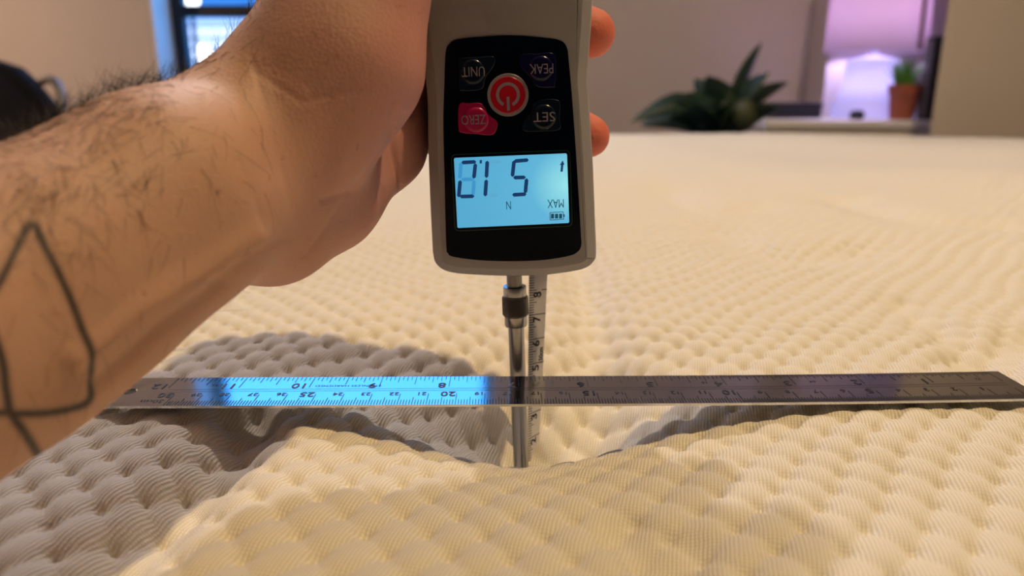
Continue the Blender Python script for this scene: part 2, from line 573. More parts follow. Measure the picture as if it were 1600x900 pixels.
class Flat:
    """collects flat print in a plane; fn maps 2D to 3D"""
    def __init__(self): self.v = []; self.f = []
    def add(self, pts, faces):
        n = len(self.v); self.v += [tuple(p) for p in pts]; self.f += [tuple(i + n for i in f) for f in faces]
    def quad(self, a, b, c, d): self.add([a, b, c, d], [(0, 1, 2, 3)])
    def build(self, name, mat, parent): return link(name, mesh(name, self.v, self.f), mat, parent)


# ================================================================== steel ruler
RW = 2.56
near20 = G(711, 632, ZR); near5 = G(1393, 632, ZR)
RYAW = math.radians(0.7)
# origin: near edge at 0 cm
o0 = np.array([near20[0] + 20 * math.cos(RYAW), near20[1] + 20 * math.sin(RYAW), ZR])
ruler = empty('steel_ruler', W(o0), 'long stainless steel ruler lying across the mattress in front of the rod', 'ruler')


def R(s, w, dz=0.0):
    """ruler coords (cm from the zero end, cm from the near edge) -> local metres"""
    c, n = math.cos(RYAW), math.sin(RYAW)
    bend = 0.0011 * max(0, 13 - s) ** 2 * 0.6 
    x, y = -s * c - w * n * 1.0, -s * n + w * c
    return (x * S, y * S, (bend + dz) * S)


# plate with hanging hole and rounded far end
LEN = 32.5
out2 = [(-0.45, 0.0)]
ss = np.linspace(-0.45, LEN - 0.5, 40)
top = [(s, 0.0) for s in ss]
endc = [(LEN - 0.5 + 0.5 * math.sin(t), 0.5 - 0.5 * math.cos(t)) for t in np.linspace(0, math.pi / 2, 6)[1:]]
endc += [(LEN - 0.5 + 0.5 * math.cos(t), RW - 0.5 + 0.5 * math.sin(t)) for t in np.linspace(0, math.pi / 2, 6)]
back = [(s, RW) for s in ss[::-1]]
# strip mesh so that the bend shows, hole cut as ring of faces near the end
bm = bmesh.new()
HS, HWc, HR = 31.75, RW / 2, 0.28
loop = top + endc + back
TH = 0.09
vt = [bm.verts.new(R(s, w, 0)) for s, w in loop]
hv = [bm.verts.new(R(HS + HR * math.cos(t), HWc + HR * math.sin(t), 0)) for t in np.linspace(0, 2 * math.pi, 17)[:-1]]
edges = [bm.edges.new((vt[i], vt[(i + 1) % len(vt)])) for i in range(len(vt))]
edges += [bm.edges.new((hv[i], hv[(i + 1) % 16])) for i in range(16)]
r_ = bmesh.ops.triangle_fill(bm, use_beauty=True, edges=edges)
for f in bm.faces: f.normal_update()
ex = bmesh.ops.extrude_face_region(bm, geom=list(bm.faces))
for e in ex['geom']:
    if isinstance(e, bmesh.types.BMVert): e.co.z -= TH * S
ms = bpy.data.materials.new('brushed_steel'); ms.use_nodes = True
nt = ms.node_tree; p = nt.nodes['Principled BSDF']
p.inputs['Base Color'].default_value = (0.58, 0.58, 0.59, 1); p.inputs['Metallic'].default_value = 1.0
p.inputs['Roughness'].default_value = 0.085
tc = nt.nodes.new('ShaderNodeTexCoord'); mp = nt.nodes.new('ShaderNodeMapping'); mp.inputs['Scale'].default_value = (60, 3000, 60)
nz = nt.nodes.new('ShaderNodeTexNoise'); nz.inputs['Scale'].default_value = 1.0; nz.inputs['Detail'].default_value = 4
bp = nt.nodes.new('ShaderNodeBump'); bp.inputs['Strength'].default_value = 0.06; bp.inputs['Distance'].default_value = 0.0001
nt.links.new(tc.outputs['Object'], mp.inputs[0]); nt.links.new(mp.outputs[0], nz.inputs['Vector'])
nt.links.new(nz.outputs['Fac'], bp.inputs['Height']); nt.links.new(bp.outputs[0], p.inputs['Normal'])
M['steel'] = ms
link('blade', bm_mesh('blade', bm), ms, ruler)
M['etch'] = pbr('etched_black', (0.012, 0.012, 0.015), 0.6)
E = 0.012
fl = Flat()


def tick(s, w0, w1, wd):
    fl.quad(R(s - wd / 2, w0, E), R(s + wd / 2, w0, E), R(s + wd / 2, w1, E), R(s - wd / 2, w1, E))


for k in range(0, 301):                     # millimetres on the near edge
    L = 0.95 if k % 10 == 0 else (0.62 if k % 5 == 0 else 0.42)
    tick(k / 10, 0.03, L, 0.022)
for k in range(0, 100):                     # half millimetres over the first 10 cm
    tick(k / 10 + 0.05, 0.03, 0.30, 0.016)
for i in range(0, 12 * 16 + 1):             # inches on the far edge
    L = 0.98 if i % 16 == 0 else (0.72 if i % 8 == 0 else (0.52 if i % 4 == 0 else (0.40 if i % 2 == 0 else 0.30)))
    tick(i / 16 * 2.54, RW - 0.03, RW - L, 0.022)
for i in range(0, 4 * 32):
    if i % 2: tick(i / 32 * 2.54, RW - 0.03, RW - 0.24, 0.016)
for i in range(2 * 64, 4 * 64):
    if i % 2: tick(i / 64 * 2.54, RW - 0.03, RW - 0.16, 0.012)
for w in (1.24, 1.42):                      # twin centre lines
    n = 30
    for i in range(n):
        a_, b_ = i / n * 30.4, (i + 1) / n * 30.4
        fl.quad(R(a_, w, E), R(b_, w, E), R(b_, w + 0.018, E), R(a_, w + 0.018, E))
fl.build('graduation_marks', M['etch'], ruler)
fl = Flat()


def rtext(s, w, body, h, wd=None, bold=0.0):
    v, f = text_mesh(body, h, wd, bold)
    # read from the far side: text x runs to larger s, text up points to the camera
    fl.add([R(s + x, w - y, E) for x, y in v], f)


for k in range(1, 31):
    big = k % 5 == 0
    rtext(k + (0.30 if big else 0.22) * (1 if k > 9 else 0.8), 0.92 if big else 0.95, str(k), 0.40 if big else 0.26, None, 0.012)
for k in range(1, 13):
    rtext(k * 2.54 + (0.42 if k > 9 else 0.26), RW - 0.84, str(k), 0.44, None, 0.012)
for s, t in ((0.75, '32'), (2.72 * 2.54, '64'), (4.30 * 2.54, '16'), (11.35 * 2.54, '1/16')):
    rtext(s, RW - 0.72, t, 0.17)
rtext(24.0, RW - 0.86, 'STAINLESS HARDENED', 0.15, 2.4)
rtext(30.55, 0.40, '30cm', 0.26, None)
fl.build('numerals', M['etch'], ruler)

# ================================================================== force gauge
GF, GB = RODY - 1.75, RODY + 1.75           # front and back planes (cm)
g0 = U(803.5, 432, RODY)                    # bottom centre on the rod axis
# front-plane reference keeps the silhouette where the photo has it
ROLL = math.radians(2.1)                    # the gauge leans, its foot towards the right
gauge = empty('force_gauge', W(g0), 'grey handheld digital force gauge with lit blue display, held upside down', 'gauge')
gauge.rotation_euler = (0, -ROLL, 0)
cr_, sr_ = math.cos(ROLL), math.sin(ROLL)


def L2(px, py, Y=None):
    """photo pixel on the gauge front -> gauge-local (x, z) in cm"""
    q = U(px, py, GF - 0.12 if Y is None else Y) - g0
    return np.array([q[0] * cr_ + q[2] * sr_, -q[0] * sr_ + q[2] * cr_])


def from_px(pts, Y=None): return [L2(x, y, Y) for x, y in pts]


def ccw(poly):
    a = sum(poly[i - 1][0] * poly[i][1] - poly[i][0] * poly[i - 1][1] for i in range(len(poly)))
    return poly if a > 0 else poly[::-1]


def slab(name, poly, levels, mat, parent, smooth=True):
    """stack of inset copies of a 2D outline: levels = [(y, inset)], first is the front"""
    poly = ccw([np.array(q) for q in poly]); n = len(poly)
    vs, fs = [], []
    for (y, d) in levels:
        for q in (inset(poly, d) if abs(d) > 1e-9 else poly):
            vs.append((q[0] * S, y * S, q[1] * S))
    for i in range(len(levels) - 1):
        for k in range(n):
            k2 = (k + 1) % n
            fs.append((i * n + k, i * n + k2, (i + 1) * n + k2, (i + 1) * n + k)[::-1])
    fs.append(tuple(range(n)))
    fs.append(tuple((len(levels) - 1) * n + k for k in range(n))[::-1])
    me = mesh(name, vs, fs)
    bm = bmesh.new(); bm.from_mesh(me); bmesh.ops.recalc_face_normals(bm, faces=bm.faces)
    bm.to_mesh(me); bm.free()
    o = link(name, me, mat, parent, smooth)
    if smooth: me.set_sharp_from_angle(angle=math.radians(28))
    return o


M['gaugegrey'] = pbr('gauge_grey', (0.30, 0.29, 0.30), 0.55, bump=(900, 0.12, 0.0004))
M['panel'] = pbr('panel_black', (0.0015, 0.003, 0.008), 0.16, Specular_IOR_Level=0.06)
M['padnavy'] = pbr('pad_navy', (0.003, 0.009, 0.022), 0.22, Specular_IOR_Level=0.3)
M['padblue'] = pbr('pad_blue', (0.004, 0.003, 0.040), 0.22, Specular_IOR_Level=0.3)
M['padpink'] = pbr('pad_pink', (0.36, 0.006, 0.075), 0.28, Specular_IOR_Level=0.3)
M['red'] = pbr('button_red', (0.45, 0.006, 0.02), 0.25, Specular_IOR_Level=0.3)
M['printgrey'] = pbr('print_grey', (0.26, 0.23, 0.27), 0.4, Specular_IOR_Level=0.3)
M['inkblue'] = emit('lcd_segment', (0.004, 0.06, 0.22), 0.55)
M['inkfaint'] = emit('lcd_ghost', (0.06, 0.42, 0.85), 0.70)
M['inkfaint2'] = emit('lcd_ghost_pale', (0.12, 0.50, 0.78), 0.80)
M['green'] = pbr('green_outline', (0.004, 0.05, 0.035), 0.3)

YO = GF + 0.45
half = [(804, 432), (850, 430.5), (890, 425.5), (915, 419.5), (929, 408), (932, 392), (930, 340), (926.5, 250), (921, 165), (918, 125), (920, 92), (924, 40), (926, 0)]
halfl = [(676, 396), (675, 380), (672, 320), (669.5, 250), (667.5, 160), (664, 115), (658, 70), (654, 25), (652, 0)]
rt = from_px(half, YO); lf = from_px(halfl, YO)
bl_ = from_px([(760, 431), (715, 428), (692, 422), (680, 411)], YO)
zt = 14.6
topp = [np.array([2.95, zt - 4]), np.array([2.95, zt - 0.8]), np.array([2.7, zt - 0.2]), np.array([2.0, zt]), np.array([0, zt + 0.1]),
        np.array([-2.0, zt]), np.array([-2.7, zt - 0.2]), np.array([-2.95, zt - 0.8]), np.array([-2.95, zt - 4])]
outline = rt + topp + lf[::-1] + bl_[::-1]
outline = catmull(outline, 5)
slab('body', outline, [(-1.75, 0.42), (-1.73, 0.36), (-1.40, 0.05), (-1.2, 0.0), (-0.08, 0.0), (-0.06, 0.03), (0.06, 0.03), (0.08, 0.0), (1.3, 0.0), (1.6, 0.12), (1.75, 0.40)], M['gaugegrey'], gauge)
pan = [(800, 409), (850, 407), (890, 400.5), (903, 394), (908.5, 384), (907.5, 360), (901, 250), (894, 150), (889, 95), (886, 74), (876, 63), (850, 58.5),
       (800, 55), (750, 57.5), (715, 61), (702, 68), (696, 82), (694, 130), (692.5, 200), (695, 300), (697, 385), (699.5, 396), (708, 402), (750, 407.5)]
slab('front_panel', catmull(from_px(pan), 4), [(-1.80, 0.03), (-1.79, 0.0), (-1.74, 0.0)], M['panel'], gauge)

# display with frame, glass level print
def crop5(x, y): return (690 + x * 0.16105, 225 + y * 0.16105)
def crop6(x, y): return (690 + x / 6.0, 70 + y / 6.0)
def c5(x, y): return L2(*crop5(x, y))
def c6(x, y): return L2(*crop6(x, y))


def rounded(poly, r, n=5):
    poly = ccw([np.array(q) for q in poly]); out = []
    m = len(poly)
    for i in range(m):
        a, b, c = poly[i - 1], poly[i], poly[(i + 1) % m]
        u = (a - b) / np.linalg.norm(a - b); w = (c - b) / np.linalg.norm(c - b)
        p0, p1 = b + u * r, b + w * r
        for t in np.linspace(0, 1, n):
            out.append((1 - t) ** 2 * p0 + 2 * t * (1 - t) * b + t * t * p1)
    return out


lcdm = bpy.data.materials.new('lcd_backlight'); lcdm.use_nodes = True
nt = lcdm.node_tree; p = nt.nodes['Principled BSDF']
p.inputs['Base Color'].default_value = (0.01, 0.02, 0.03, 1); p.inputs['Roughness'].default_value = 0.3
tc = nt.nodes.new('ShaderNodeTexCoord'); sxyz = nt.nodes.new('ShaderNodeSeparateXYZ')
rr = c5(1225, 400)
vm = nt.nodes.new('ShaderNodeVectorMath'); vm.operation = 'DISTANCE'; vm.inputs[1].default_value = (rr[0] * S, -1.815 * S, rr[1] * S)
nt.links.new(tc.outputs['Object'], vm.inputs[0])
ramp = nt.nodes.new('ShaderNodeValToRGB')
ramp.color_ramp.elements[0].position = 0.0; ramp.color_ramp.elements[0].color = (0.36, 0.90, 0.95, 1)
ramp.color_ramp.elements[1].position = 1.0; ramp.color_ramp.elements[1].color = (0.10, 0.45, 0.72, 1)
e_ = ramp.color_ramp.elements.new(0.35); e_.color = (0.13, 0.52, 0.78, 1)
dv = nt.nodes.new('ShaderNodeMath'); dv.operation = 'DIVIDE'; dv.inputs[1].default_value = 0.036
nt.links.new(vm.outputs['Value'], dv.inputs[0]); nt.links.new(dv.outputs[0], ramp.inputs[0])
nt.links.new(ramp.outputs[0], p.inputs['Emission Color']); p.inputs['Emission Strength'].default_value = 0.95
disp = slab('display', rounded([c5(118, 137), c5(1218, 92), c5(1240, 769), c5(152, 818)], 0.06), [(-1.815, 0.0), (-1.79, 0.0)], lcdm, gauge, False)
fo = rounded([c5(88, 102), c5(1250, 57), c5(1272, 803), c5(126, 852)], 0.18); 
vs, fs = [], []
fo = ccw(fo); fi = inset(fo, 0.028); n = len(fo)
for q in fo + fi: vs.append((q[0] * S, -1.806 * S, q[1] * S))
for k in range(n): fs.append((k, (k + 1) % n, n + (k + 1) % n, n + k))
link('display_outline', mesh('display_outline', vs, fs), M['green'], disp)
YS = -1.822


def flat_poly(name, polys, mat, parent, y=YS):
    f_ = Flat()
    for q in polys:
        q = ccw([np.array(t) for t in q])
        f_.add([(t[0] * S, y * S, t[1] * S) for t in q], [tuple(range(len(q)))])
    return f_.build(name, mat, parent)


def segp(a, b, w=36):
    a, b = np.array(a, float), np.array(b, float)
    t = (b - a) / np.linalg.norm(b - a); nn = np.array([-t[1], t[0]]) * w / 2
    e = t * w * 0.45
    return [c5(*q) for q in (a, a + e + nn, b - e + nn, b, b - e - nn, a + e - nn)]


dark = [((190, 182), (336, 174)), ((328, 188), (312, 338)), ((180, 352), (164, 520)), ((174, 512), (318, 508)),
        ((443, 162), (434, 332)), ((434, 345), (422, 512)),
        ((700, 168), (846, 156)), ((704, 160), (686, 322)), ((694, 328), (818, 325)), ((826, 334), (812, 482)), ((684, 496), (824, 488))]
for a, b in dark:
    flat_poly('digit_segment', [segp(a, b)], M['inkblue'], disp)
for a, b in [((188, 178), (176, 340)), ((188, 347), (316, 343)), ((316, 352), (302, 502))]:
    flat_poly('ghost_segment', [segp(a, b)], M['inkfaint'], disp)
for a, b in [((445, 502), (550, 497)), ((470, 178), (572, 172))]:
    flat_poly('ghost_segment', [segp(a, b)], M['inkfaint2'], disp)
flat_poly('decimal_point', [[c5(370, 157), c5(391, 156), c5(390, 190), c5(369, 191)]], M['inkblue'], disp)
flat_poly('arrow_mark', [[c5(1154, 270), c5(1160, 205), c5(1148, 206), c5(1175, 160), c5(1193, 202), c5(1182, 203), c5(1176, 270)]], M['inkblue'], disp)
M['inkthin'] = emit('lcd_print', (0.006, 0.09, 0.16), 0.6)


def gtext(name, cx, cy, body, hpx, wpx, mat, parent, y, conv=c5, flip=True):
    c = conv(cx, cy); u = conv(cx + 50, cy) - c
    k = np.linalg.norm(u) / 50
    v, f = text_mesh(body, hpx * k, wpx * k)
    sgn = -1 if flip else 1
    f_ = Flat()
    f_.add([((c[0] + sgn * x) * S, y * S, (c[1] + sgn * z) * S) for x, z in v], f)
    return f_.build(name, mat, parent)


gtext('unit_letter', 650, 598, 'N', 80, 46, M['inkthin'], disp, YS)
gtext('mode_word', 1107, 581, 'MAX', 82, 158, M['inkthin'], disp, YS)
bo = [(1052, 668), (1180, 660), (1186, 732), (1054, 741)]
fr = []
for i in range(4):
    a, b = np.array(bo[i], float), np.array(bo[(i + 1) % 4], float)
    t = (b - a) / np.linalg.norm(b - a); nn = np.array([-t[1], t[0]]) * 3
    fr.append([c5(*(a + nn)), c5(*(b + nn)), c5(*(b - nn)), c5(*(a - nn))])
fr.append([c5(1183, 684), c5(1194, 683), c5(1196, 710), c5(1185, 711)])
for cx in (1077, 1116, 1155):
    fr.append([c5(cx - 15, 680), c5(cx + 15, 678), c5(cx + 15, 724), c5(cx - 15, 726)])
flat_poly('battery_mark', fr, M['inkthin'], disp)


# keypad
def dome(name, cx, cy, r, mat, parent, h=0.07, y0=-1.83):
    c = c6(cx, cy); k = np.linalg.norm(c6(cx + 50, cy) - c) / 50
    R_ = r * k; n = 36
    prof = [(1.0, 0.0), (0.93, 0.55), (0.82, 0.9), (0.7, 1.0), (0.35, 0.92), (0.04, 0.9)]
    vs, fs = [], []
    for (pr, ph) in prof:
        for i in range(n):
            a = 2 * math.pi * i / n
            vs.append(((c[0] + R_ * pr * math.cos(a)) * S, (y0 - ph * h) * S, (c[1] + R_ * pr * math.sin(a)) * S))
    for j in range(len(prof) - 1):
        for i in range(n):
            i2 = (i + 1) % n
            fs.append((j * n + i, j * n + i2, (j + 1) * n + i2, (j + 1) * n + i))
    fs.append(tuple((len(prof) - 1) * n + i for i in range(n)))
    return link(name, mesh(name, vs, fs), mat, parent, True)


pads = [('unit_button', [(180, 125), (330, 115), (485, 110), (492, 190), (410, 310), (375, 415), (200, 432), (165, 400), (166, 160)], (290, 255), 'UNIT', (297, 252), 215, 'padnavy'),
        ('peak_button', [(745, 92), (900, 84), (1062, 95), (1064, 370), (1030, 398), (900, 392), (830, 300), (742, 200)], (932, 222), 'PEAK', (936, 225), 222, 'padblue'),
        ('zero_button', [(164, 562), (250, 547), (352, 545), (392, 572), (440, 655), (512, 712), (522, 772), (476, 845), (330, 838), (190, 824), (158, 780)], (325, 705), 'ZERO', (300, 702), 228, 'padpink'),
        ('set_button', [(885, 530), (1098, 520), (1106, 690), (1106, 795), (930, 812), (790, 814), (756, 770), (790, 695), (850, 620)], (960, 678), 'SET', (962, 676), 202, 'padnavy')]
for nm, poly, dc, word, tc_, tw, mm in pads:
    b_ = slab(nm, catmull([c6(*q) for q in poly], 4), [(-1.835, 0.02), (-1.82, 0.0), (-1.79, 0.0)], M[mm], gauge)
    dome('key_dome', *dc, 118, M[mm], b_)
    gtext('key_word', *tc_, word, 88, tw, M['printgrey'], b_, -1.905, c6)
pw = slab('power_button', [c6(622 + 195 * math.cos(t), 470 + 203 * math.sin(t)) for t in np.linspace(0, 2 * math.pi, 49)[:-1]],
          [(-1.845, 0.015), (-1.83, 0.0), (-1.79, 0.0)], M['printgrey'], gauge)
slab('red_disc', [c6(622 + 167 * math.cos(t), 470 + 174 * math.sin(t)) for t in np.linspace(0, 2 * math.pi, 49)[:-1]],
     [(-1.86, 0.05), (-1.857, 0.02), (-1.84, 0.0)], M['red'], pw)
f_ = Flat()
ang = np.linspace(math.radians(115), math.radians(115 + 310), 40)      # opening at the bottom of the photo
for t0, t1 in zip(ang[:-1], ang[1:]):
    if 62 < math.degrees(t0) % 360 < 115: continue
    q = [c6(622 + rr_ * math.cos(t), 468 + rr_ * 1.04 * math.sin(t)) for t, rr_ in ((t0, 84), (t0, 112), (t1, 112), (t1, 84))]
    f_.add([(t[0] * S, -1.868 * S, t[1] * S) for t in q], [(0, 1, 2, 3)])
q = [c6(609, 487), c6(635, 486), c6(641, 616), c6(614, 618)]
f_.add([(t[0] * S, -1.868 * S, t[1] * S) for t in q], [(0, 1, 2, 3)])
f_.build('power_symbol', M['printgrey'], pw)

# probe: stub, knurled coupling, rod (local z downwards)
M['chrome'] = pbr('chrome_steel', (0.36, 0.35, 0.34), 0.25, 1.0)
M['darksteel'] = pbr('dark_steel', (0.20, 0.19, 0.18), 0.30, 1.0)
kz = lambda py: L2(804, py, RODY)[1]
rk = 1.0 / F_PX * (RODY * CP - U(805, 480, RODY)[2] * SP)         # cm per pixel at the rod
lathe('thread_stub', [(12 * rk * S, 0.05 * S), (12 * rk * S, kz(448) * S)], M['darksteel'], gauge, 28)
prof = [(13, 447), (17.2, 448), (18, 449.5), (18, 461), (19, 462.2)]
coup = lathe('coupling', [(r * rk * S, kz(py) * S) for r, py in [(13, 446.5), (17.5, 447), (18, 448.5), (18, 461), (16.5, 462.5), (16.5, 492), (17.8, 493), (17.8, 506.5), (17, 508.5), (13, 509)]], M['chrome'], gauge, 40)
# knurl: diamond grid of raised points
nk, mk_ = 56, 19
vs, fs = [], []
for j in range(mk_):
    py = 462.5 + (492 - 462.5) * j / (mk_ - 1)
    for i in range(nk):
        a = 2 * math.pi * i / nk
        r = (20.8 if (i + j) % 2 else 19.6) - (1.4 if j in (0, mk_ - 1) else 0)
        vs.append((r * rk * S * math.cos(a), r * rk * S * math.sin(a), kz(py) * S))
for j in range(mk_ - 1):
    for i in range(nk):
        i2 = (i + 1) % nk
        if (i + j) % 2: fs += [(j * nk + i, j * nk + i2, (j + 1) * nk + i), (j * nk + i2, (j + 1) * nk + i2, (j + 1) * nk + i)]
        else: fs += [(j * nk + i, j * nk + i2, (j + 1) * nk + i2), (j * nk + i, (j + 1) * nk + i2, (j + 1) * nk + i)]
fs.append(tuple(range(nk))); fs.append(tuple((mk_ - 1) * nk + i for i in range(nk)))
link('knurl_ring', mesh('knurl_ring', vs, fs), M['darksteel'], coup)
lathe('probe_rod', [(12.2 * rk * S, kz(508) * S), (12.5 * rk * S, kz(512) * S), (12.5 * rk * S, kz(766) * S), (11 * rk * S, kz(768) * S)], M['chrome'], gauge, 36)

# ================================================================== measuring tape standing behind the rod
tape = empty('measuring_tape', W(U(832, 760, RODY + 0.75)), 'narrow white measuring tape standing upright behind the metal rod', 'measuring tape')
tl = lambda p: tuple(W(p) - tape.location)
M['tape'] = pbr('tape_white', (0.62, 0.60, 0.60), 0.55)
M['tapeink'] = pbr('tape_ink', (0.01, 0.01, 0.012), 0.6)


def tape_pt(py, f, lift=0.0):
    """photo row, 0..1 across from the left edge"""
    t = np.clip((735 - py) / 305.0, -0.3, 2.2)
    Yc = RODY + 0.62 + 1.6 * np.clip(t, -0.3, 1.0) + max(0, t - 1) * 0.1
    xl = 824.5 + 2.0 * t
    wpx = 15 + 14 * min(1, max(0, t)) ** 0.7
    a = U(xl, py, Yc); b = U(xl + wpx, py, Yc)
    wd = b[0] - a[0]
    dy = math.sqrt(max(0, 0.76 ** 2 - wd ** 2))
    q = a + np.array([wd, dy, 0]) * f
    return q + np.array([lift * dy / 0.76, -lift * wd / 0.76 - 1e-4, 0])


rows = list(range(770, 240, -10))
vs, fs = [], []
for py in rows:
    for f in (0, 1):
        vs.append(tl(tape_pt(py, f))); vs.append(tl(tape_pt(py, f, -0.02)))
for i in range(len(rows) - 1):
    a, b = 4 * i, 4 * i + 4
    fs += [(a, a + 2, b + 2, b), (a + 1, b + 1, b + 3, a + 3), (a, b, b + 1, a + 1), (a + 2, a + 3, b + 3, b + 2)]
fs += [(0, 1, 3, 2), (4 * len(rows) - 4, 4 * len(rows) - 2, 4 * len(rows) - 1, 4 * len(rows) - 3)]
link('ribbon', mesh('ribbon', vs, fs), M['tape'], tape)
cmrow = lambda n: 764 - 38.75 * n
fl = Flat()
for k in range(0, 130):
    py = cmrow(k / 10)
    f1 = 1.0 if k % 10 == 0 else (0.45 if k % 5 == 0 else 0.30)
    fl.quad(*[tl(tape_pt(py + d, f, 0.006)) for d, f in ((-0.7, 0.02), (0.7, 0.02), (0.7, f1), (-0.7, f1))])
fl.build('tape_marks', M['tapeink'], tape)
fl = Flat()
items = [(str(n), cmrow(n) + 7.5, 0.48, 13, 0.46) for n in range(1, 13)] + [('150cm', 559, 0.80, 25, 0.27)]
for word, py, f0, wpx, hf in items:
    v, f = text_mesh(word, 1.0, None, 0.035)
    v = v / np.array([v[:, 0].max() - v[:, 0].min(), 1.0])
    ww = wpx if len(word) > 1 else (wpx * 0.75 if word != '1' else 5)
    fl.add([tl(tape_pt(py - x * ww, f0 - y * hf, 0.006)) for x, y in v], f)
fl.build('tape_numerals', M['tapeink'], tape)

# ================================================================== arm and hand (one continuous surface)
DY, KR = 1.25, 1.05
PERP = np.array([0.515, 0.857])


def P3(px, py, Y): return U(px, py, Y + DY)


def seg_sdf(Pn, a, b, ra, rb):
    a = a.astype(np.float32); b = b.astype(np.float32)
    ba = b - a
    x, y, z = (Pn[i] - a[i] for i in range(3))
    t = np.clip((x * ba[0] + y * ba[1] + z * ba[2]) / np.float32(ba @ ba), 0, 1)
    x = x - t * ba[0]; y = y - t * ba[1]; z = z - t * ba[2]
    return np.sqrt(x * x + y * y + z * z) - (np.float32(ra) + t * np.float32(rb - ra))


def smin(a, b, k):
    h = np.clip(0.5 + 0.5 * (b - a) / k, 0, 1)
    return b + (a - b) * h - np.float32(k) * h * (1 - h)


HG = 0.125
lo = np.array([-21.0, 7.0, -14.5]); hi = np.array([5.2, 33.0, 13.0])
ax = [np.arange(lo[i], hi[i], HG, dtype=np.float32) for i in range(3)]
Pn = (ax[0][:, None, None], ax[1][None, :, None], ax[2][None, None, :])


def chain(pts, k=0.6):
    d = None
    for (a, ra), (b, rb_) in zip(pts[:-1], pts[1:]):
        q = seg_sdf(Pn, a, b, ra * KR, rb_ * KR)
        d = q if d is None else smin(d, q, k)
    return d


# forearm sections: centre pixel, plane Y, width cm
SEC = [((-40, 485), 13.2, 5.75), ((106, 397), 14.9, 5.50), ((251, 312), 16.9, 5.30), ((350, 262), 19.1, 5.35)]
upper, lower = [], []
for (c, Yc, w), trim in zip(SEC, (40, 46, 30, 22)):
    k = F_PX / (Yc + DY)
    r = 0.40 * w
    off = (w / 2 * 1.05 - r * KR) * k
    ou = off - trim
    upper.append((P3(c[0] - PERP[0] * ou, c[1] - PERP[1] * ou, Yc), r))
    lower.append((P3(c[0] + PERP[0] * (off - 11), c[1] + PERP[1] * (off - 11), Yc + 0.4), r))
for lst in (upper, lower):                  # on towards the elbow, out of frame
    d = lst[0][0] - lst[1][0]
    lst.insert(0, (lst[0][0] + d * 1.5 + np.array([0, 0, 0.9]), 3.35))
D = chain(upper, 1.0)
D = smin(D, chain(lower, 1.0), 1.4)
heel = [(P3(345, 315, 19.4), 2.0), (P3(420, 332, 20.9), 1.97), (P3(505, 304, 22.8), 1.68), (P3(600, 230, 25.2), 1.28), (P3(645, 165, 27.6), 1.15)]
D = smin(D, chain(heel, 0.8), 1.0)
dors = [(P3(362, 222, 19.9), 1.6), (P3(448, 122, 22.4), 1.62), (P3(508, -15, 24.4), 1.62), (P3(600, -130, 27.6), 1.35)]
D = smin(D, chain(dors, 0.8), 1.0)
palm = [(P3(430, 230, 22.4), 2.1), (P3(540, 160, 24.6), 1.7), (P3(620, 60, 27.2), 1.45), (P3(635, -20, 28.0), 1.35)]
D = smin(D, chain(palm, 0.8), 1.0)
palm2 = [(P3(560, 200, 24.6), 1.5), (P3(640, 110, 28.0), 1.35)]
D = smin(D, chain(palm2, 0.8), 0.8)
thenar = [(P3(405, 245, 20.2), 1.9), (P3(470, 180, 20.7), 2.2), (P3(530, 95, 21.1), 2.22), (P3(562, -30, 21.7), 1.85), (P3(610, -190, 22.3), 1.15), (P3(665, -330, 22.6), 0.98)]
D = smin(D, chain(thenar, 0.8), 1.05)
FING = [
    [(P3(600, -130, 27.6), 1.3), (P3(700, -150, 28.05), 0.95), (P3(800, -150, 28.15), 0.88), (P3(905, -112, 28.0), 0.80)],
    [(P3(635, -20, 28.2), 1.35), (P3(705, -5, 28.05), 0.98), (P3(810, 15, 28.25), 0.93), (P3(923, 52, 28.05), 0.90)],
    [(P3(640, 100, 28.2), 1.32), (P3(705, 115, 27.95), 0.93), (P3(810, 160, 28.15), 0.88), (P3(920, 213, 27.95), 0.80)],
    [(P3(650, 175, 27.6), 1.2), (P3(700, 215, 27.7), 0.85), (P3(780, 275, 27.95), 0.78), (P3(862, 325, 27.85), 0.70)],
]
fd = None
for ch in FING:
    q = chain(ch, 0.25)
    fd = q if fd is None else smin(fd, q, 0.12)
D = smin(D, fd, 0.55)
# the flesh gives way to the gauge it holds
xx = Pn[0] - np.float32(g0[0]); zz = Pn[2] - np.float32(g0[2])
gxl = xx * np.float32(cr_) + zz * np.float32(sr_); gzl = -xx * np.float32(sr_) + zz * np.float32(cr_)
qx = np.abs(gxl) - np.float32(2.86 - 0.4); qy = np.abs(Pn[1] - np.float32(RODY)) - np.float32(1.80 - 0.4)
gs = np.sqrt(np.maximum(qx, 0) ** 2 + np.maximum(qy, 0) ** 2) + np.minimum(np.maximum(qx, qy), 0) - np.float32(0.4)
gs = np.maximum(gs, -gzl - 0.1)
D = -smin(-D, gs, 0.15)


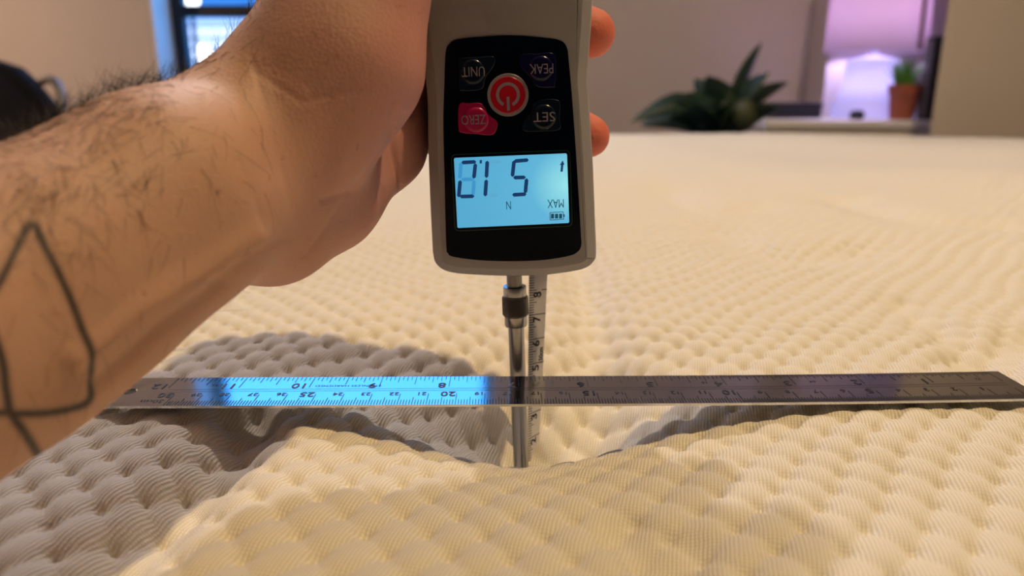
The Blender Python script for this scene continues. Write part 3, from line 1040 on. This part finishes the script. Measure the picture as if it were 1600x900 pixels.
def surface_nets(D, lo, h):
    ins = D < 0
    c = ins[:-1, :-1, :-1].astype(np.int8)
    tot = np.zeros_like(c)
    for i in (0, 1):
        for j in (0, 1):
            for k in (0, 1):
                tot += ins[i:ins.shape[0] - 1 + i, j:ins.shape[1] - 1 + j, k:ins.shape[2] - 1 + k]
    act = (tot > 0) & (tot < 8)
    ci = np.argwhere(act)
    vid = np.full(act.shape, -1, np.int32); vid[act] = np.arange(len(ci))
    corner = {}
    for i in (0, 1):
        for j in (0, 1):
            for k in (0, 1):
                corner[(i, j, k)] = D[ci[:, 0] + i, ci[:, 1] + j, ci[:, 2] + k]
    acc = np.zeros((len(ci), 3)); cnt = np.zeros(len(ci))
    for a_ in corner:
        for axn in range(3):
            if a_[axn] == 0:
                b_ = list(a_); b_[axn] = 1; b_ = tuple(b_)
                va, vb = corner[a_], corner[b_]
                m = (va < 0) != (vb < 0)
                t = np.where(m, va / np.where(m, va - vb, 1), 0)
                p_ = np.tile(np.array(a_, float), (len(ci), 1)); p_[:, axn] += t
                acc[m] += p_[m]; cnt[m] += 1
    V = (ci + acc / cnt[:, None]) * h + lo
    Fq = []
    for axn in range(3):
        sl0 = [slice(None)] * 3; sl1 = [slice(None)] * 3
        sl0[axn] = slice(0, -1); sl1[axn] = slice(1, None)
        e = ins[tuple(sl0)] != ins[tuple(sl1)]
        ei = np.argwhere(e)
        o1, o2 = [(1, 2), (2, 0), (0, 1)][axn]
        ok = (ei[:, o1] > 0) & (ei[:, o2] > 0) & (ei[:, o1] < act.shape[o1]) & (ei[:, o2] < act.shape[o2])
        ei = ei[ok]
        cells = []
        for d1, d2 in ((-1, -1), (0, -1), (0, 0), (-1, 0)):
            q_ = ei.copy(); q_[:, o1] += d1; q_[:, o2] += d2
            cells.append(vid[q_[:, 0], q_[:, 1], q_[:, 2]])
        f_ = np.stack(cells, 1)
        inside0 = ins[ei[:, 0], ei[:, 1], ei[:, 2]]
        f_[~inside0] = f_[~inside0][:, ::-1]
        Fq.append(f_)
    Fq = np.concatenate(Fq)
    return V, Fq[(Fq >= 0).all(1)]


V, Fq = surface_nets(D, lo, HG)
del D, fd, gs


def relax(V, Fq, n, lam=0.5):
    e = np.concatenate([Fq[:, [0, 1]], Fq[:, [1, 2]], Fq[:, [2, 3]], Fq[:, [3, 0]]])
    for _ in range(n):
        s = np.zeros_like(V); c = np.zeros(len(V))
        for k in range(3):
            s[:, k] = np.bincount(e[:, 0], V[e[:, 1], k], len(V)) + np.bincount(e[:, 1], V[e[:, 0], k], len(V))
        c = np.bincount(e[:, 0], minlength=len(V)) + np.bincount(e[:, 1], minlength=len(V))
        V = V + lam * (s / c[:, None] - V)
    return V


V = relax(V, Fq, 8)
arm_o = empty('person', W((-9.0, 20.0, ZM)), 'bare tattooed forearm and left hand gripping the grey force gauge', 'person')
arm_loc = np.array(arm_o.location)
me = np_mesh('arm_tmp', V * S + np.array([0, 0, CAMZ]) - arm_loc, Fq)
tmp = bpy.data.objects.new('arm_tmp', me); COL.objects.link(tmp)
md = tmp.modifiers.new('s', 'SUBSURF'); md.levels = 1; md.render_levels = 1
dg = bpy.context.evaluated_depsgraph_get()
me2 = bpy.data.meshes.new_from_object(tmp.evaluated_get(dg))
bpy.data.objects.remove(tmp); bpy.data.meshes.remove(me)
me2.name = 'arm_and_hand'
nv = len(me2.vertices)
co = np.empty(nv * 3, np.float32); me2.vertices.foreach_get('co', co); co = co.reshape(-1, 3).astype(float)
no = np.empty(nv * 3, np.float32); me2.vertices.foreach_get('normal', no); no = no.reshape(-1, 3).astype(float)
cc = (co + arm_loc - np.array([0, 0, CAMZ])) / S          # cm from the camera
dep = cc[:, 1] * CP - cc[:, 2] * SP
pu = 800 + F_PX * cc[:, 0] / dep
pv = 450 + F_PX * (-(cc[:, 1] * SP + cc[:, 2] * CP)) / dep
facing = np.clip(-(no * (cc / np.linalg.norm(cc, axis=1)[:, None])).sum(1) * 4, 0, 1)
cmpx = dep / F_PX                                          # cm per pixel


def line_d(pts):
    return seg_dist(pu, pv, [np.array(q, float) for q in pts])


disp_v = np.zeros(nv)
CREASE = [  # polyline, half width px, depth cm (positive = ridge)
    ([(392, 88), (420, 180), (445, 270), (455, 330)], 5, -0.02),
    ([(372, 250), (395, 300), (410, 360)], 5, -0.015),
    ([(400, 110), (470, 160), (560, 140)], 6, -0.02),
    ([(505, 312), (548, 300), (600, 235), (630, 180)], 6, -0.06),
    ([(545, 302), (515, 350), (480, 400)], 5, -0.05),
    ([(615, 160), (612, 230), (628, 300), (622, 335)], 5, -0.08),
    ([(598, 300), (596, 340), (585, 358)], 5, -0.06),
    ([(625, 200), (650, 170), (668, 150)], 5, -0.05),
    ([(120, 560), (220, 480), (320, 420), (400, 370)], 20, 0.16),
    ([(150, 600), (250, 510), (350, 440)], 12, -0.10),
    ([(330, 440), (390, 395), (450, 372)], 10, -0.06),
    ([(420, 120), (440, 200), (430, 260)], 30, -0.09),
]
for pts, w, d in CREASE:
    q = line_d(pts) / w
    disp_v += d * np.exp(-np.minimum(q * q, 40))
co = co + no * (disp_v * facing * S)[:, None]
me2.vertices.foreach_set('co', co.astype(np.float32).ravel())
# attributes: tattoo ink, palm redness, mole, and painted backlit glow of the fingertips
T1 = [(-40, 500), (0, 441), (46, 353), (71, 387), (103, 451), (126, 509), (138, 561), (144, 599), (138, 627), (109, 639), (64, 646), (0, 645), (-60, 640)]
T2 = [(-20, 500), (3, 561), (10, 612), (17, 645), (39, 677), (58, 708), (70, 735)]
tat = np.zeros(nv)
for pts, w in ((catmull(T1, 5, False), 6.0), (catmull(T2, 5, False), 7.5)):
    d = line_d(pts)
    tat = np.maximum(tat, 1 / (1 + np.exp(np.clip((d - w) / 1.5, -30, 30))))
tat *= facing > 0.05
tat = np.maximum(tat, 0.75 * np.exp(-np.minimum((np.hypot(pu - 340, pv - 301) / 3.5) ** 2, 40)) * (facing > 0.2))
red = np.clip((pu - 380) / 200, 0, 1) * 0.6 + 0.4 * np.clip((pu - 560) / 100, 0, 1)
red = np.maximum(red, np.clip((pu - 880) / 30, 0, 1))
tip = np.clip((cc[:, 0] - 1.0) / 1.5, 0, 1)
for nm, arr in (('ink', tat), ('palm', red), ('tip', tip)):
    at_ = me2.attributes.new(nm, 'FLOAT', 'POINT'); at_.data.foreach_set('value', arr.astype(np.float32))
me2.update()
sk = bpy.data.materials.new('skin'); sk.use_nodes = True
nt = sk.node_tree; p = nt.nodes['Principled BSDF']
p.inputs['Roughness'].default_value = 0.6
p.inputs['Subsurface Weight'].default_value = 0.25
p.inputs['Subsurface Radius'].default_value = (1.0, 0.30, 0.15)
p.inputs['Subsurface Scale'].default_value = 0.009
tc = nt.nodes.new('ShaderNodeTexCoord')


def attr(n_):
    a_ = nt.nodes.new('ShaderNodeAttribute'); a_.attribute_name = n_; return a_.outputs['Fac']


def mixc(fac, c1, c2):
    m_ = nt.nodes.new('ShaderNodeMix'); m_.data_type = 'RGBA'
    for s_, v_ in ((m_.inputs[0], fac), (m_.inputs[6], c1), (m_.inputs[7], c2)):
        if isinstance(v_, tuple): s_.default_value = (*v_, 1)
        elif isinstance(v_, (int, float)): s_.default_value = v_
        else: nt.links.new(v_, s_)
    return m_.outputs[2]


def noise(scale, detail=4):
    n_ = nt.nodes.new('ShaderNodeTexNoise'); n_.inputs['Scale'].default_value = scale; n_.inputs['Detail'].default_value = detail
    nt.links.new(tc.outputs['Object'], n_.inputs['Vector']); return n_.outputs['Fac']


base = mixc(noise(45), (0.48, 0.275, 0.185), (0.57, 0.335, 0.23))
base = mixc(attr('palm'), base, mixc(noise(70), (0.49, 0.215, 0.19), (0.57, 0.275, 0.24)))
base = mixc(attr('tip'), base, (0.68, 0.17, 0.11))  # red of light passing through the fingertips, put into the colour
sp = nt.nodes.new('ShaderNodeMapRange'); sp.inputs[1].default_value = 0.66; sp.inputs[2].default_value = 0.74; sp.inputs[4].default_value = 0.35
nt.links.new(noise(260, 2), sp.inputs[0])
base = mixc(sp.outputs[0], base, (0.30, 0.11, 0.07))
base = mixc(attr('ink'), base, (0.018, 0.017, 0.020))
nt.links.new(base, p.inputs['Base Color'])
vo = nt.nodes.new('ShaderNodeTexVoronoi'); vo.inputs['Scale'].default_value = 900
nt.links.new(tc.outputs['Object'], vo.inputs['Vector'])
ad = nt.nodes.new('ShaderNodeMath'); ad.operation = 'ADD'
nt.links.new(vo.outputs['Distance'], ad.inputs[0]); nt.links.new(noise(160, 6), ad.inputs[1])
bp = nt.nodes.new('ShaderNodeBump'); bp.inputs['Strength'].default_value = 0.22; bp.inputs['Distance'].default_value = 0.0004
nt.links.new(ad.outputs[0], bp.inputs['Height']); nt.links.new(bp.outputs[0], p.inputs['Normal'])
me2.polygons.foreach_set('use_smooth', np.ones(len(me2.polygons), bool))
body = link('arm_and_hand', me2, sk, arm_o)

# forearm hair
M['hair'] = pbr('hair_dark', (0.018, 0.012, 0.010), 0.4)
frac = (pu * 0.0 + (pv - (222 - 0.414 * pu)))              # px below the upper contour
wgt = np.exp(-np.clip(frac, 0, 400) / 105.0) * (pu > -60) * (pu < 420) * np.clip(1.3 - pu / 420, 0.12, 1)
wgt *= (frac > -60) * np.where(pu > 270, 0.35, 1.0)
wgt *= (no[:, 1] < 0.55)
ids = rng.choice(nv, size=1700, replace=False, p=wgt / wgt.sum())
vs, fs = [], []
for i in ids:
    n_ = Vector(no[i]); p0 = Vector(co[i])
    edge_hair = facing[i] < 0.75
    flow = Vector((-0.30, -0.10, -0.95)) if not edge_hair else Vector((0.25, -0.15, 0.35))
    flow = (flow + Vector(rng.normal(0, 0.38, 3))).normalized()
    flow = (flow - n_ * flow.dot(n_)).normalized()
    L = rng.uniform(0.45, 1.15) * S * (0.85 if edge_hair else 1.0)
    lift = rng.uniform(0.35, 0.9) if edge_hair else rng.uniform(0.10, 0.32)
    curl = Vector(rng.normal(0, 0.35, 3))
    d = (flow + n_ * lift).normalized()
    pts = [p0 - n_ * 0.0002]
    for k in range(5):
        pts.append(pts[-1] + d * L / 5)
        d = (d + curl * 0.22 - n_ * (0.10 if not edge_hair else 0.05)).normalized()
    v_, f_ = tube_pts(pts, [0.00005, 0.000046, 0.00004, 0.000035, 0.000025, 0.000012], 3)
    b0 = len(vs); vs += v_; fs += [tuple(q + b0 for q in t) for t in f_]
hair = link('arm_hair', mesh('arm_hair', vs, fs), M['hair'], arm_o, True)
tag(hair, 'fine dark arm hair', kind='stuff')

# ================================================================== background furniture
# cream cabinet in front of the pier
CY0, CY1 = 232.0, 271.0
cx0 = U(1196, 185, CY0)[0]; cx1 = nx0 + 22
ct = U(1300, 188, CY0)[2]
cab = empty('cabinet', W(((cx0 + cx1) / 2, (CY0 + CY1) / 2, bz)), 'low cream cabinet behind the far edge of the mattress', 'cabinet')
cl_ = lambda p: tuple(W(p) - cab.location)
CY0n = CY0 + 1.5
box('carcass', cl_((cx0 + 1, CY0n, bz + 6)), cl_((cx1 - 1, CY1, ct - 2.5)), M['cream'], cab, 0.004)
box('top_board', cl_((cx0, CY0n - 1.5, ct - 2.5)), cl_((cx1, CY1 + 0.5, ct)), M['white'], cab, 0.004)
for k in range(2):
    a_ = cx0 + 2 + k * (cx1 - cx0 - 4) / 2; b_ = a_ + (cx1 - cx0 - 4) / 2 - 0.6
    d_ = box('drawer_front', cl_((a_, CY0n - 1.2, ct - 24)), cl_((b_, CY0n, ct - 4)), M['cream'], cab, 0.003)
    lathe('knob', [(0.006, 0), (0.006, 0.015), (0.014, 0.018), (0.012, 0.03)], M['greymetal'], d_, 16).matrix_local = \
        Matrix.Translation(cl_(((a_ + b_) / 2, CY0n - 1.2, ct - 14))) @ Matrix.Rotation(math.pi / 2, 4, 'X')
for x in (cx0 + 3, cx1 - 3):
    for y in (CY0n + 3, CY1 - 3):
        lathe('leg', [(0.015, 0), (0.02, 0.062)], M['cream'], cab, 12, cl_((x, y, bz)))

# table lamp with violet bulb, frosted glass base lit from inside
M['frost'] = bpy.data.materials.new('frosted_glass'); M['frost'].use_nodes = True
nt = M['frost'].node_tree; nt.nodes.remove(nt.nodes['Principled BSDF'])
df = nt.nodes.new('ShaderNodeBsdfDiffuse'); df.inputs[0].default_value = (0.80, 0.80, 0.84, 1)
tl_ = nt.nodes.new('ShaderNodeBsdfTranslucent'); tl_.inputs[0].default_value = (0.85, 0.85, 0.90, 1)
mx = nt.nodes.new('ShaderNodeMixShader'); mx.inputs[0].default_value = 0.5
nt.links.new(df.outputs[0], mx.inputs[1]); nt.links.new(tl_.outputs[0], mx.inputs[2]); nt.links.new(mx.outputs[0], nt.nodes['Material Output'].inputs[0])

LY = 255.0
lx = U(1364, 100, LY)[0]
lamp = empty('table_lamp', W((lx, LY, ct)), 'table lamp with violet drum shade and glowing glass base on the cabinet', 'lamp')
zsb = U(1366, 82, LY)[2] - ct
sr0 = (U(1440, 60, LY)[0] - U(1292, 60, LY)[0]) / 2
kk = S
lathe('lamp_base', [(7.6 * kk, 0), (11.6 * kk, 0.3 * kk), (11.8 * kk, 3.0 * kk), (10.8 * kk, 5.2 * kk), (9.2 * kk, 7.6 * kk), (8.6 * kk, 9.2 * kk),
                    (8.6 * kk, (zsb - 4.0) * kk), (8.0 * kk, (zsb - 2.2) * kk), (1.6 * kk, (zsb - 1.0) * kk), (1.4 * kk, (zsb + 2) * kk)], M['frost'], lamp, 40)
lb_ = light('base_glow', 'POINT', (0, 0, zsb * 0.45 * kk), 0.8, (0.45, 0.40, 1.0), 0.03)
lb_.parent = lamp
sh = bpy.data.materials.new('shade_fabric'); sh.use_nodes = True
nt = sh.node_tree; p = nt.nodes['Principled BSDF']; nt.nodes.remove(p)
df = nt.nodes.new('ShaderNodeBsdfDiffuse'); df.inputs[0].default_value = (0.80, 0.74, 0.76, 1)
tl_ = nt.nodes.new('ShaderNodeBsdfTranslucent'); tl_.inputs[0].default_value = (0.86, 0.72, 0.74, 1)
mx = nt.nodes.new('ShaderNodeMixShader'); mx.inputs[0].default_value = 0.6
nt.links.new(df.outputs[0], mx.inputs[1]); nt.links.new(tl_.outputs[0], mx.inputs[2]); nt.links.new(mx.outputs[0], nt.nodes['Material Output'].inputs[0])
vs, fs = [], []
n = 48; hs = 34.0
ring = [(sr0, 0), (sr0 * 0.985, hs * 0.33), (sr0 * 0.97, hs * 0.66), (sr0 * 0.95, hs), (sr0 * 0.95 - 0.3, hs), (sr0 * 0.97 - 0.3, hs * 0.66), (sr0 * 0.985 - 0.3, hs * 0.33), (sr0 - 0.3, 0)]
for r, z in ring:
    for k in range(n):
        a = 2 * math.pi * k / n
        vs.append((r * kk * math.cos(a), r * kk * math.sin(a), (zsb + z) * kk))
for j in range(len(ring)):
    j2 = (j + 1) % len(ring)
    for k in range(n):
        fs.append((j * n + k, j * n + (k + 1) % n, j2 * n + (k + 1) % n, j2 * n + k))
shade = link('lamp_shade', mesh('lamp_shade', vs, fs), sh, lamp, True)
M['seam'] = pbr('shade_seam', (0.30, 0.18, 0.16), 0.9)
a = math.radians(-62)
vs, fs = tube_pts([((sr0 + 0.1) * kk * math.cos(a), (sr0 + 0.1) * kk * math.sin(a), (zsb + 0.2) * kk), ((sr0 * 0.95 + 0.1) * kk * math.cos(a), (sr0 * 0.95 + 0.1) * kk * math.sin(a), (zsb + hs) * kk)], 0.008, 8)
link('shade_seam', mesh('shade_seam', vs, fs), M['seam'], shade)
M['violetbulb'] = emit('violet_bulb', (0.45, 0.25, 1.0), 8.0)
bulb = lathe('bulb', [(0.1 * kk, 0), (1.4 * kk, 1 * kk), (2.8 * kk, 4.5 * kk), (2.6 * kk, 6.5 * kk), (0.2 * kk, 8.5 * kk)], M['violetbulb'], lamp, 20, (0, 0, (zsb + 2) * kk))
lo_ = light('lamp_glow', 'POINT', (0, 0, (zsb + 14) * kk), 10, (0.66, 0.54, 1.0), 0.03)
lo_.parent = lamp

# small grass plant in a terracotta pot
GY = 238.0
gxp = U(1414, 140, GY)[0]
pr = (U(1441, 140, GY)[0] - U(1396, 140, GY)[0]) / 2
pz = U(1418, 132, GY)[2] - ct
gp = empty('potted_grass', W((gxp, GY, ct)), 'small bright green grass in a terracotta pot under the violet lamp', 'potted plant')
lathe('pot', [(pr * 0.78 * kk, 0), (pr * 0.95 * kk, pz * 0.72 * kk), (pr * 1.05 * kk, pz * 0.73 * kk), (pr * 1.08 * kk, pz * kk), (pr * 0.95 * kk, pz * kk), (pr * 0.9 * kk, pz * 0.8 * kk), (0.01 * kk, pz * 0.8 * kk)], M['terracotta'], gp, 28)
lathe('soil', [(pr * 0.90 * kk, pz * 0.80 * kk), (pr * 0.88 * kk, pz * 0.86 * kk), (0.01 * kk, pz * 0.9 * kk)], M['soil'], gp, 20)


def leaf_mesh(name, L, wd, bend, fold=0.15, n=10, th=0.05):
    """blade growing along +z, bending towards +x; real thickness"""
    vs, fs = [], []
    x = z = 0.0
    ang = 0.0
    for i in range(n + 1):
        t = i / n
        w = wd * (math.sin(math.pi * min(1, 0.12 + 0.88 * t) ** 0.8) ** 0.8) * 0.5 + 0.02
        ca, sa = math.cos(ang), math.sin(ang)
        for sy, dx in ((-1, fold), (0, 0.0), (1, fold)):
            ox = -dx * w
            vs.append(((x + ox * ca) * S, sy * w * S, (z - ox * sa * -1 * 0 + ox * -sa) * S))
        for sy, dx in ((-1, fold), (0, 0.0), (1, fold)):
            ox = -dx * w - th
            vs.append(((x + ox * ca) * S, sy * w * 0.96 * S, (z + ox * -sa) * S))
        ang += bend / n
        x += math.sin(ang) * L / n; z += math.cos(ang) * L / n
    for i in range(n):
        a_, b_ = 6 * i, 6 * i + 6
        fs += [(a_, a_ + 1, b_ + 1, b_), (a_ + 1, a_ + 2, b_ + 2, b_ + 1), (a_ + 3, b_ + 3, b_ + 4, a_ + 4), (a_ + 4, b_ + 4, b_ + 5, a_ + 5),
               (a_, b_, b_ + 3, a_ + 3), (a_ + 2, a_ + 5, b_ + 5, b_ + 2)]
    return mesh(name, vs, fs)


blade = leaf_mesh('grass_blade', 9.5, 1.0, 0.7)
blade.materials.append(M['leafbright']); blade.polygons.foreach_set('use_smooth', [True] * len(blade.polygons))
for k in range(46):
    o = bpy.data.objects.new('grass_blade', blade); COL.objects.link(o); o.parent = gp
    a = rng.uniform(0, 2 * math.pi); r = pr * 0.75 * math.sqrt(rng.uniform(0, 1)); b_ = rng.uniform(0, 2 * math.pi)
    o.location = (r * math.cos(a) * kk, r * math.sin(a) * kk, pz * 0.86 * kk)
    o.rotation_euler = (0, rng.uniform(-0.25, 0.2), a + rng.normal(0, 0.4))
    o.scale = (1, 1, rng.uniform(0.7, 1.1))

# tall narrow black box standing on the cabinet
FY = 232.3
fx0, fx1 = U(1453, 120, FY)[0], U(1468, 120, FY)[0]
fz1 = U(1466, 56, FY)[2]
pf = empty('upright_box', W(((fx0 + fx1) / 2, FY + 2.5, ct)), 'tall narrow black box standing on the cabinet beside the terracotta pot', 'box')
pfl = lambda p: tuple(W(p) - pf.location)
box('box_body', pfl((fx0 + 0.3, FY, ct)), pfl((fx1, FY + 5.4, fz1)), M['black'], pf, 0.003)
box('side_panel', pfl((fx0, FY + 0.6, ct + 1)), pfl((fx0 + 0.35, FY + 4.8, fz1 - 1)), M['greycard'], pf, 0.001)

# dark flat box and small dark object on the cabinet
bx0, bx1 = U(1206, 160, 250)[0], U(1278, 160, 250)[0]
bt = empty('storage_tin', W(((bx0 + bx1) / 2, 252, ct)), 'flat dark navy tin on the cabinet left of the lamp', 'tin')
btl = lambda p: tuple(W(p) - bt.location)
box('tin_body', btl((bx0, 246, ct)), btl((bx1, 259, ct + 3.4)), M['navy'], bt, 0.004)
box('tin_lid', btl((bx0 - 0.3, 245.7, ct + 3.45)), btl((bx1 + 0.3, 259.3, ct + 5.0)), M['navy'], bt, 0.004)
mo = U(1341, 163, 238)
ms_ = empty('small_gadget', W((mo[0], 238, ct)), 'tiny dark rounded gadget at the foot of the violet lamp', 'gadget')
lathe('gadget_body', [(1.5 * kk, 0), (2.2 * kk, 0.5 * kk), (2.2 * kk, 2.0 * kk), (1.6 * kk, 2.8 * kk), (0.1 * kk, 3.0 * kk)], M['navy'], ms_, 24)
lathe('gadget_foot', [(1.7 * kk, 0), (1.7 * kk, 0.3 * kk), (0.2 * kk, 0.4 * kk)], M['greymetal'], ms_, 20)

# broad-leaved houseplant standing beyond the mattress
PY = 216.0
pc = U(1120, 205, PY)
plant = empty('houseplant', W((pc[0], PY, bz)), 'dark broad-leaved houseplant standing beyond the far edge of the mattress', 'plant')
pln = lambda p: tuple(W(p) - plant.location)
M['stool'] = pbr('stool_wood', (0.16, 0.10, 0.06), 0.6)
potz = pc[2] - 6
lathe('plant_stand', [(0.12, 0), (0.13, 0.02), (0.05, 0.03), (0.05, (potz - bz - 26) * S), (0.13, (potz - bz - 25) * S), (0.13, (potz - bz - 23) * S)], M['stool'], plant, 28)
lathe('pot', [(0.085, (potz - bz - 23) * S), (0.11, (potz - bz - 3) * S), (0.12, (potz - bz - 2.5) * S), (0.12, (potz - bz) * S), (0.105, (potz - bz) * S), (0.10, (potz - bz - 2) * S), (0.005, (potz - bz - 2) * S)], M['black'], plant, 32)
root = np.array([pc[0], PY, potz - 2])
LEAVES = [  # base-offset px, tip px, dY, width, bend
    ((1118, 205), (984, 192), -6, 5.5, 1.25), ((1112, 205), (1030, 160), 6, 5.5, 0.9), ((1120, 205), (1058, 148), -4, 6.5, 1.0),
    ((1124, 205), (1085, 122), 5, 7.0, 0.75), ((1130, 205), (1105, 118), -5, 7.5, 0.8), ((1140, 205), (1190, 66), 3, 5.0, 0.25),
    ((1142, 205), (1202, 112), -5, 7.0, 0.5), ((1146, 205), (1232, 128), 4, 4.5, 0.7), ((1135, 205), (1165, 130), 6, 6.0, 0.4),
    ((1116, 205), (1010, 180), 8, 6.0, 1.1), ((1118, 205), (1045, 185), -8, 7.0, 1.2), ((1150, 205), (1215, 165), -6, 5.5, 1.0),
    ((1128, 205), (1090, 160), -9, 8.0, 1.0), ((1120, 205), (1062, 172), 3, 8.0, 1.1), ((1132, 205), (1120, 140), 2, 7.5, 0.7), ((1138, 205), (1180, 145), 2, 7.0, 0.6), ((1115, 205), (1000, 195), 2, 7.0, 0.9), ((1126, 205), (1075, 190), -3, 8.5, 1.1), ((1136, 205), (1150, 170), -10, 7.5, 0.8), ((1125, 205), (1130, 165), -8, 8.0, 0.9)]
stemm = pbr('stem_green', (0.03, 0.07, 0.03), 0.5)


def oriented_leaf(base, tip, wd, bend, mat, name='leaf'):
    """curved blade from base to tip, arching upwards, 3D with thickness and central fold"""
    base, tip = np.array(base, float), np.array(tip, float)
    ch = tip - base; L = np.linalg.norm(ch); t = ch / L
    up = np.array([0, 0, 1.0]) - t * t[2]; up /= np.linalg.norm(up) + 1e-9
    side = np.cross(t, up)
    ra_ = rng.uniform(0.75, 1.35) * (1 if rng.uniform() < 0.5 else -1)
    side, up2 = side * math.cos(ra_) + up * math.sin(ra_), up * math.cos(ra_) - side * math.sin(ra_)
    vs, fs = [], []
    n = 12
    for i in range(n + 1):
        s = i / n
        q = base + ch * s + up * (math.sin(math.pi * s) * L * bend * 0.28)
        lw = 0.0 if s < 0.30 else math.sin(math.pi * ((s - 0.30) / 0.70) ** 0.8) ** 0.75
        w = 0.25 + wd * 0.62 * lw
        if i == n: w = 0.05
        for sy, f_ in ((-1, 0.30), (0, 0), (1, 0.30)):
            vs.append(tuple(q + side * sy * w + up2 * f_ * w))
        for sy, f_ in ((-1, 0.30), (0, 0), (1, 0.30)):
            vs.append(tuple(q + side * sy * w * 0.97 + up2 * (f_ * w - 0.12)))
    for i in range(n):
        a_, b_ = 6 * i, 6 * i + 6
        fs += [(a_, a_ + 1, b_ + 1, b_), (a_ + 1, a_ + 2, b_ + 2, b_ + 1), (a_ + 3, b_ + 3, b_ + 4, a_ + 4), (a_ + 4, b_ + 4, b_ + 5, a_ + 5),
               (a_, b_, b_ + 3, a_ + 3), (a_ + 2, a_ + 5, b_ + 5, b_ + 2)]
    return mesh(name, [pln(v) for v in vs], fs)


for (bpx, tpx, dY, wd, bend) in LEAVES:
    b0 = U(*bpx, PY); b0 = np.array([b0[0], PY, potz - 1.0])
    tp = U(*tpx, PY + dY)
    link('leaf', oriented_leaf(b0, tp, wd, bend, None), M['leaf'], plant, True)
# yellow-green flower head
fh = U(1162, 180, PY - 7)
vs, fs = [], []
for j in range(9):
    for i in range(16):
        th, ph = math.pi * j / 8, 2 * math.pi * i / 16
        r = 3.3 * (1 + 0.10 * ((i + j) % 2))
        vs.append(pln((fh[0] + r * math.sin(th) * math.cos(ph), fh[1] + r * math.sin(th) * math.sin(ph), fh[2] + 1.25 * r * math.cos(th))))
for j in range(8):
    for i in range(16):
        fs.append((j * 16 + i, j * 16 + (i + 1) % 16, (j + 1) * 16 + (i + 1) % 16, (j + 1) * 16 + i))
link('bud_cluster', mesh('bud_cluster', vs, fs), M['leafyellow'], plant, True)

# black lounge chair at the far left with a curved grey arm tube
BY = 205.0
c0 = U(-60, 150, BY)
chair = empty('lounge_chair', W((c0[0], BY, bz)), 'black padded lounge chair behind the forearm at the left edge', 'chair')
chl = lambda p: tuple(W(p) - chair.location)
contour = [(-260, 260), (-260, 120), (-160, 82), (-60, 84), (2, 104), (22, 122), (45, 147), (64, 172), (84, 192), (100, 225), (110, 300)]
q3 = [U(x, y, BY) for x, y in contour]
zs = bz + 38
poly = [(q[0], max(q[2], zs)) for q in q3]
poly = [np.array(q) for q in poly]
n = len(poly)
bm = bmesh.new()
fr_ = [bm.verts.new(chl((q[0], BY, q[1]))) for q in poly]
f0 = bm.faces.new(fr_)
ex = bmesh.ops.extrude_face_region(bm, geom=[f0])
for e in ex['geom']:
    if isinstance(e, bmesh.types.BMVert): e.co.y += 0.12
es = [e for e in bm.edges if len(e.link_faces) == 2 and abs((e.verts[0].co - e.verts[1].co).y) < 0.01]
bmesh.ops.bevel(bm, geom=es, offset=0.03, segments=3, affect='EDGES')
link('backrest', bm_mesh('backrest', bm), M['blackcloth'], chair, True)
xs = [q[0] for q in poly]
box('seat', chl((min(xs) + 3, BY - 48, zs - 12)), chl((max(xs) - 2, BY, zs + 1)), M['blackcloth'], chair, 0.03, 3)
for x in (min(xs) + 7, max(xs) - 7):
    for y in (BY - 42, BY + 6):
        lathe('leg', [(0.015, 0), (0.02, (zs - 12 - bz) * S)], M['black'], chair, 12, chl((x, y, bz)))
tubep = catmull([U(62, 128, BY + 12), U(78, 124, BY + 11), U(90, 133, BY + 10), U(96, 155, BY + 9), U(96, 190, BY + 8), U(94, 300, BY + 8)], 6, False)
vs, fs = tube_pts([chl(q) for q in tubep], 0.012, 10)
link('arm_tube', mesh('arm_tube', vs, fs), M['greymetal'], chair, True)
